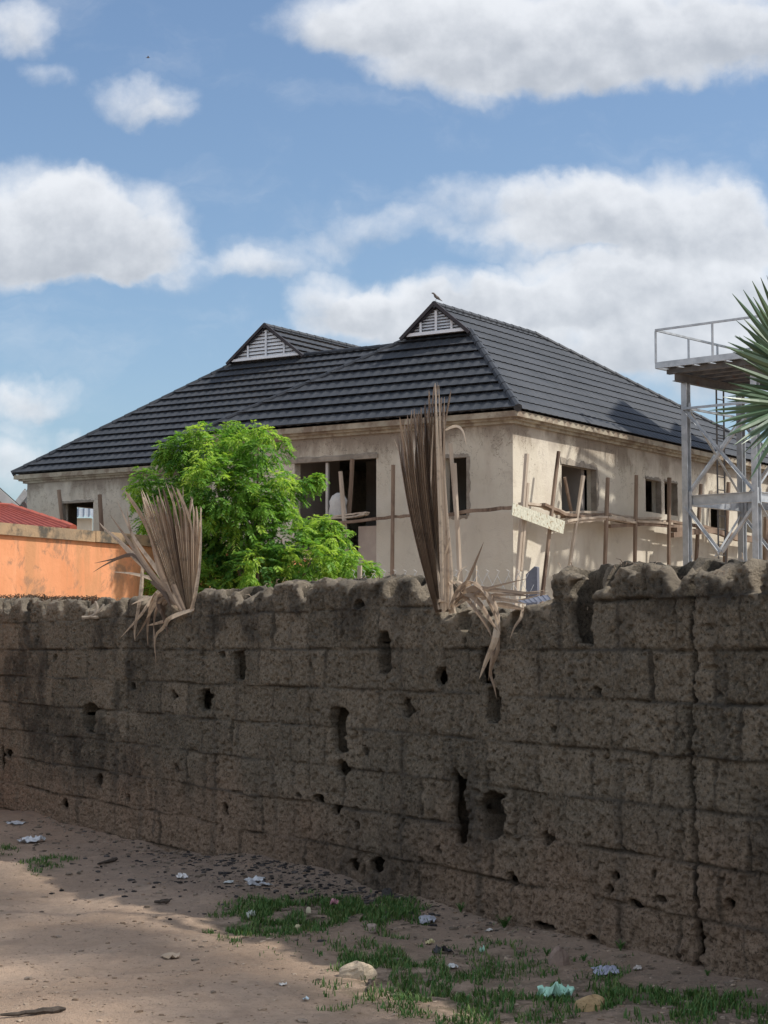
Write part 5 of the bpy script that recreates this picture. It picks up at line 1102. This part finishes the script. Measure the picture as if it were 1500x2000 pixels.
scrap('green_wrapper', 1086, 1950, 66, 32, (.36, .60, .47), 'mint green crumpled plastic wrapper lying in the grass', 'wrapper', .05, 9)
scrap('yellow_wrapper', 840, 1843, 18, 10, (.62, .56, .30), 'little yellow and white wrapper between the two grass patches', 'wrapper', .02, 6)
scrap('plastic_scrap', 884, 1896, 22, 12, (.55, .55, .53), 'small white plastic scrap in grass right of the big pale stone', 'litter', .014, 6)
scrap('green_wrapper', 942, 1863, 12, 14, (.38, .62, .48), 'tiny mint green scrap standing in the thin grass', 'wrapper', .03, 5)
scrap('paper_scrap', 955, 1822, 16, 9, (.58, .56, .52), 'small white paper scrap below the wall hole pair', 'litter', .012, 5)
scrap('plastic_scrap', 1245, 1891, 20, 8, (.46, .42, .38), 'thin buff scrap right of the bluish plastic bag', 'litter', .008, 5)
scrap('black_rag', 865, 1862, 40, 16, (.045, .043, .045), 'black rag lying in the thin grass', 'rag', .025, 7, .9)
scrap('plastic_scrap', 598, 1957, 12, 9, (.46, .54, .58), 'tiny pale blue scrap on the sand at the bottom', 'litter', .01, 5)
scrap('plastic_scrap', 553, 1925, 16, 9, (.62, .6, .56), 'tiny white scrap on sand left of the big pale stone', 'litter', .01, 5)
scrap('leaf_litter', 333, 1880, 40, 10, (.42, .33, .24), 'flat buff leaf on the bare sand', 'dry leaf', .012, 6, .9)
def rock(name, px, py, wx, hy, colr, lab, seed, flat=1.0, c3=None):
    rr = random.Random(seed); p = gpt(px, py); r = wx / 2 / F * p.y; hh = hy / F * p.y; mb = MB(); vs = []; nlat, nlon = 9, 16
    ph = [rr.uniform(0, 6.3) for _ in range(6)]
    for i in range(nlat):
        la = -.35 + 1.92 * i / (nlat - 1)
        for j in range(nlon):
            lo_ = j / nlon * 6.2832; e = 1 + .16 * math.sin(2 * lo_ + ph[0]) + .12 * math.sin(3 * lo_ + ph[1] + la) + .07 * math.sin(5 * lo_ + ph[2] + 2 * la) + rr.uniform(-.06, .06)
            cr = math.copysign(abs(math.cos(la)) ** .6, math.cos(la))
            vs.append(p + Vector((math.cos(lo_) * r * e * cr, math.sin(lo_) * r * .7 * e * cr, hh * max(-.3, math.copysign(abs(math.sin(la)) ** .7, math.sin(la))) * (1 + .14 * math.sin(lo_ * 2 + ph[3])))))
    fs = [(i * nlon + j, i * nlon + (j + 1) % nlon, i * nlon + nlon + (j + 1) % nlon, i * nlon + nlon + j) for i in range(nlat - 1) for j in range(nlon)]; fs.append(tuple((nlat - 1) * nlon + j for j in range(nlon)))
    mb.add(vs, fs); return tag(mb.build(name, simple(lab[:22], colr, tuple(x * 1.25 for x in colr), 14, .92, bumpd=.012, c3=c3), loc=p), lab, 'stone')
rock('stone', 700, 1912, 62, 27, (.42, .34, .25), 'big flat topped pale stone in the grass at bottom centre', 3)
rock('stone', 1092, 1886, 34, 34, (.25, .185, .15), 'upright brown stone by the foot of the wall', 8)
rock('stone', 1156, 1970, 52, 24, (.40, .28, .15), 'yellowish brown slanting stone right of the mint green wrapper', 14)
rock('stone', 727, 1818, 22, 12, (.33, .26, .22), 'small pinkish stone below the upper grass patch', 17)
rock('stone', 582, 1815, 12, 12, (.50, .44, .28), 'small yellowish stone at the lower edge of the upper grass', 21)
rock('charred_lump', 432, 1672, 34, 26, (.018, .018, .020), 'charred black lump against the foot of the wall', 25)
rock('charred_lump', 757, 1752, 24, 14, (.05, .046, .044), 'smaller charred lump beside the wall above the grass', 27)
rock('stone', 603, 1782, 10, 10, (.55, .5, .36), 'tiny pale stone within the upper grass', 33)
def stick(px0, py0, px1, py1, wd, lab, seed):
    A, B = gpt(px0, py0), gpt(px1, py1); rr = random.Random(seed); pts = [A.lerp(B, i / 8) + Vector((rr.uniform(-.006, .006), rr.uniform(-.006, .006), wd * .5 + rr.uniform(0, .006))) for i in range(9)]
    mb = MB(); mb.tube(pts, [wd * q for q in (.25, .4, .45, .5, .55, .65, .8, .7, .3)], 6); mb.tube([pts[6], pts[6] + Vector((wd * 1.5, .02, wd * .6))], [wd * .4, wd * .15], 5)
    tag(mb.build('stick', simple('dark twig %d' % seed, (.05, .04, .032), (.10, .08, .065), 20, .9), loc=A), lab, 'stick')
stick(2, 1990, 130, 1978, .019, 'long dark splintered stick at the bottom left corner', 1)
stick(300, 1763, 332, 1760, .022, 'short dark stick on the grit left of the grass', 2)
stick(720, 1938, 725, 1918, .012, 'thin straw coloured twig standing by the big pale stone', 3)
stick(192, 1690, 228, 1680, .02, 'dark twig on the sand near the small left grass tuft', 4)
def weed(px, py, h, lab, seed, n=12):
    rr = random.Random(seed); p = gpt(px, py); hh = h / F * p.y; mb = MB(); st_ = MB()
    for k in range(n):
        an = rr.uniform(0, 6.28); ln = hh * rr.uniform(.5, 1); d = Vector((math.cos(an) * .6, math.sin(an) * .6, 1)).normalized(); tip = p + d * ln
        st_.tube([p, p + d * ln * .5 + Vector((0, 0, .01)), tip], [.0025, .002, .001], 4, .2)
        for q in range(5):
            c_ = p + d * ln * (.35 + .16 * q); a2 = rr.uniform(0, 6.28); l2 = hh * rr.uniform(.16, .3); e = Vector((math.cos(a2), math.sin(a2), rr.uniform(-.1, .6))).normalized(); s_ = e.cross(Vector((0, 0, 1))).normalized() * l2 * .28
            mb.add([c_, c_ + e * l2 * .5 - s_, c_ + e * l2, c_ + e * l2 * .5 + s_], [(0, 1, 2, 3)], rr.random())
    t_ = thing('weed', p, lab, 'weed'); mb.build('leaves', GRASSM, t_); st_.build('stem', GRASSM, t_)
weed(900, 1775, 24, 'small green weed growing against the wall right of the upper grass patch', 1)
weed(985, 1815, 32, 'feathery green weed by the wall below the pair of big holes', 2, 18)
weed(1012, 1800, 20, 'low spreading weed by wall right of the feathery weed', 3)
weed(1212, 1858, 22, 'tiny weed growing at the foot of the wall left of the crack', 4)
weed(1382, 1905, 14, 'tiny weed at the foot of the wall under the long crack', 5)
weed(1068, 1868, 18, 'tuft of weed left of the upright brown stone', 6)
weed(1140, 1880, 20, 'low weed between the upright brown stone and the bluish bag', 7)
for o in bpy.data.objects:
    if '_w' in o: del o['_w']
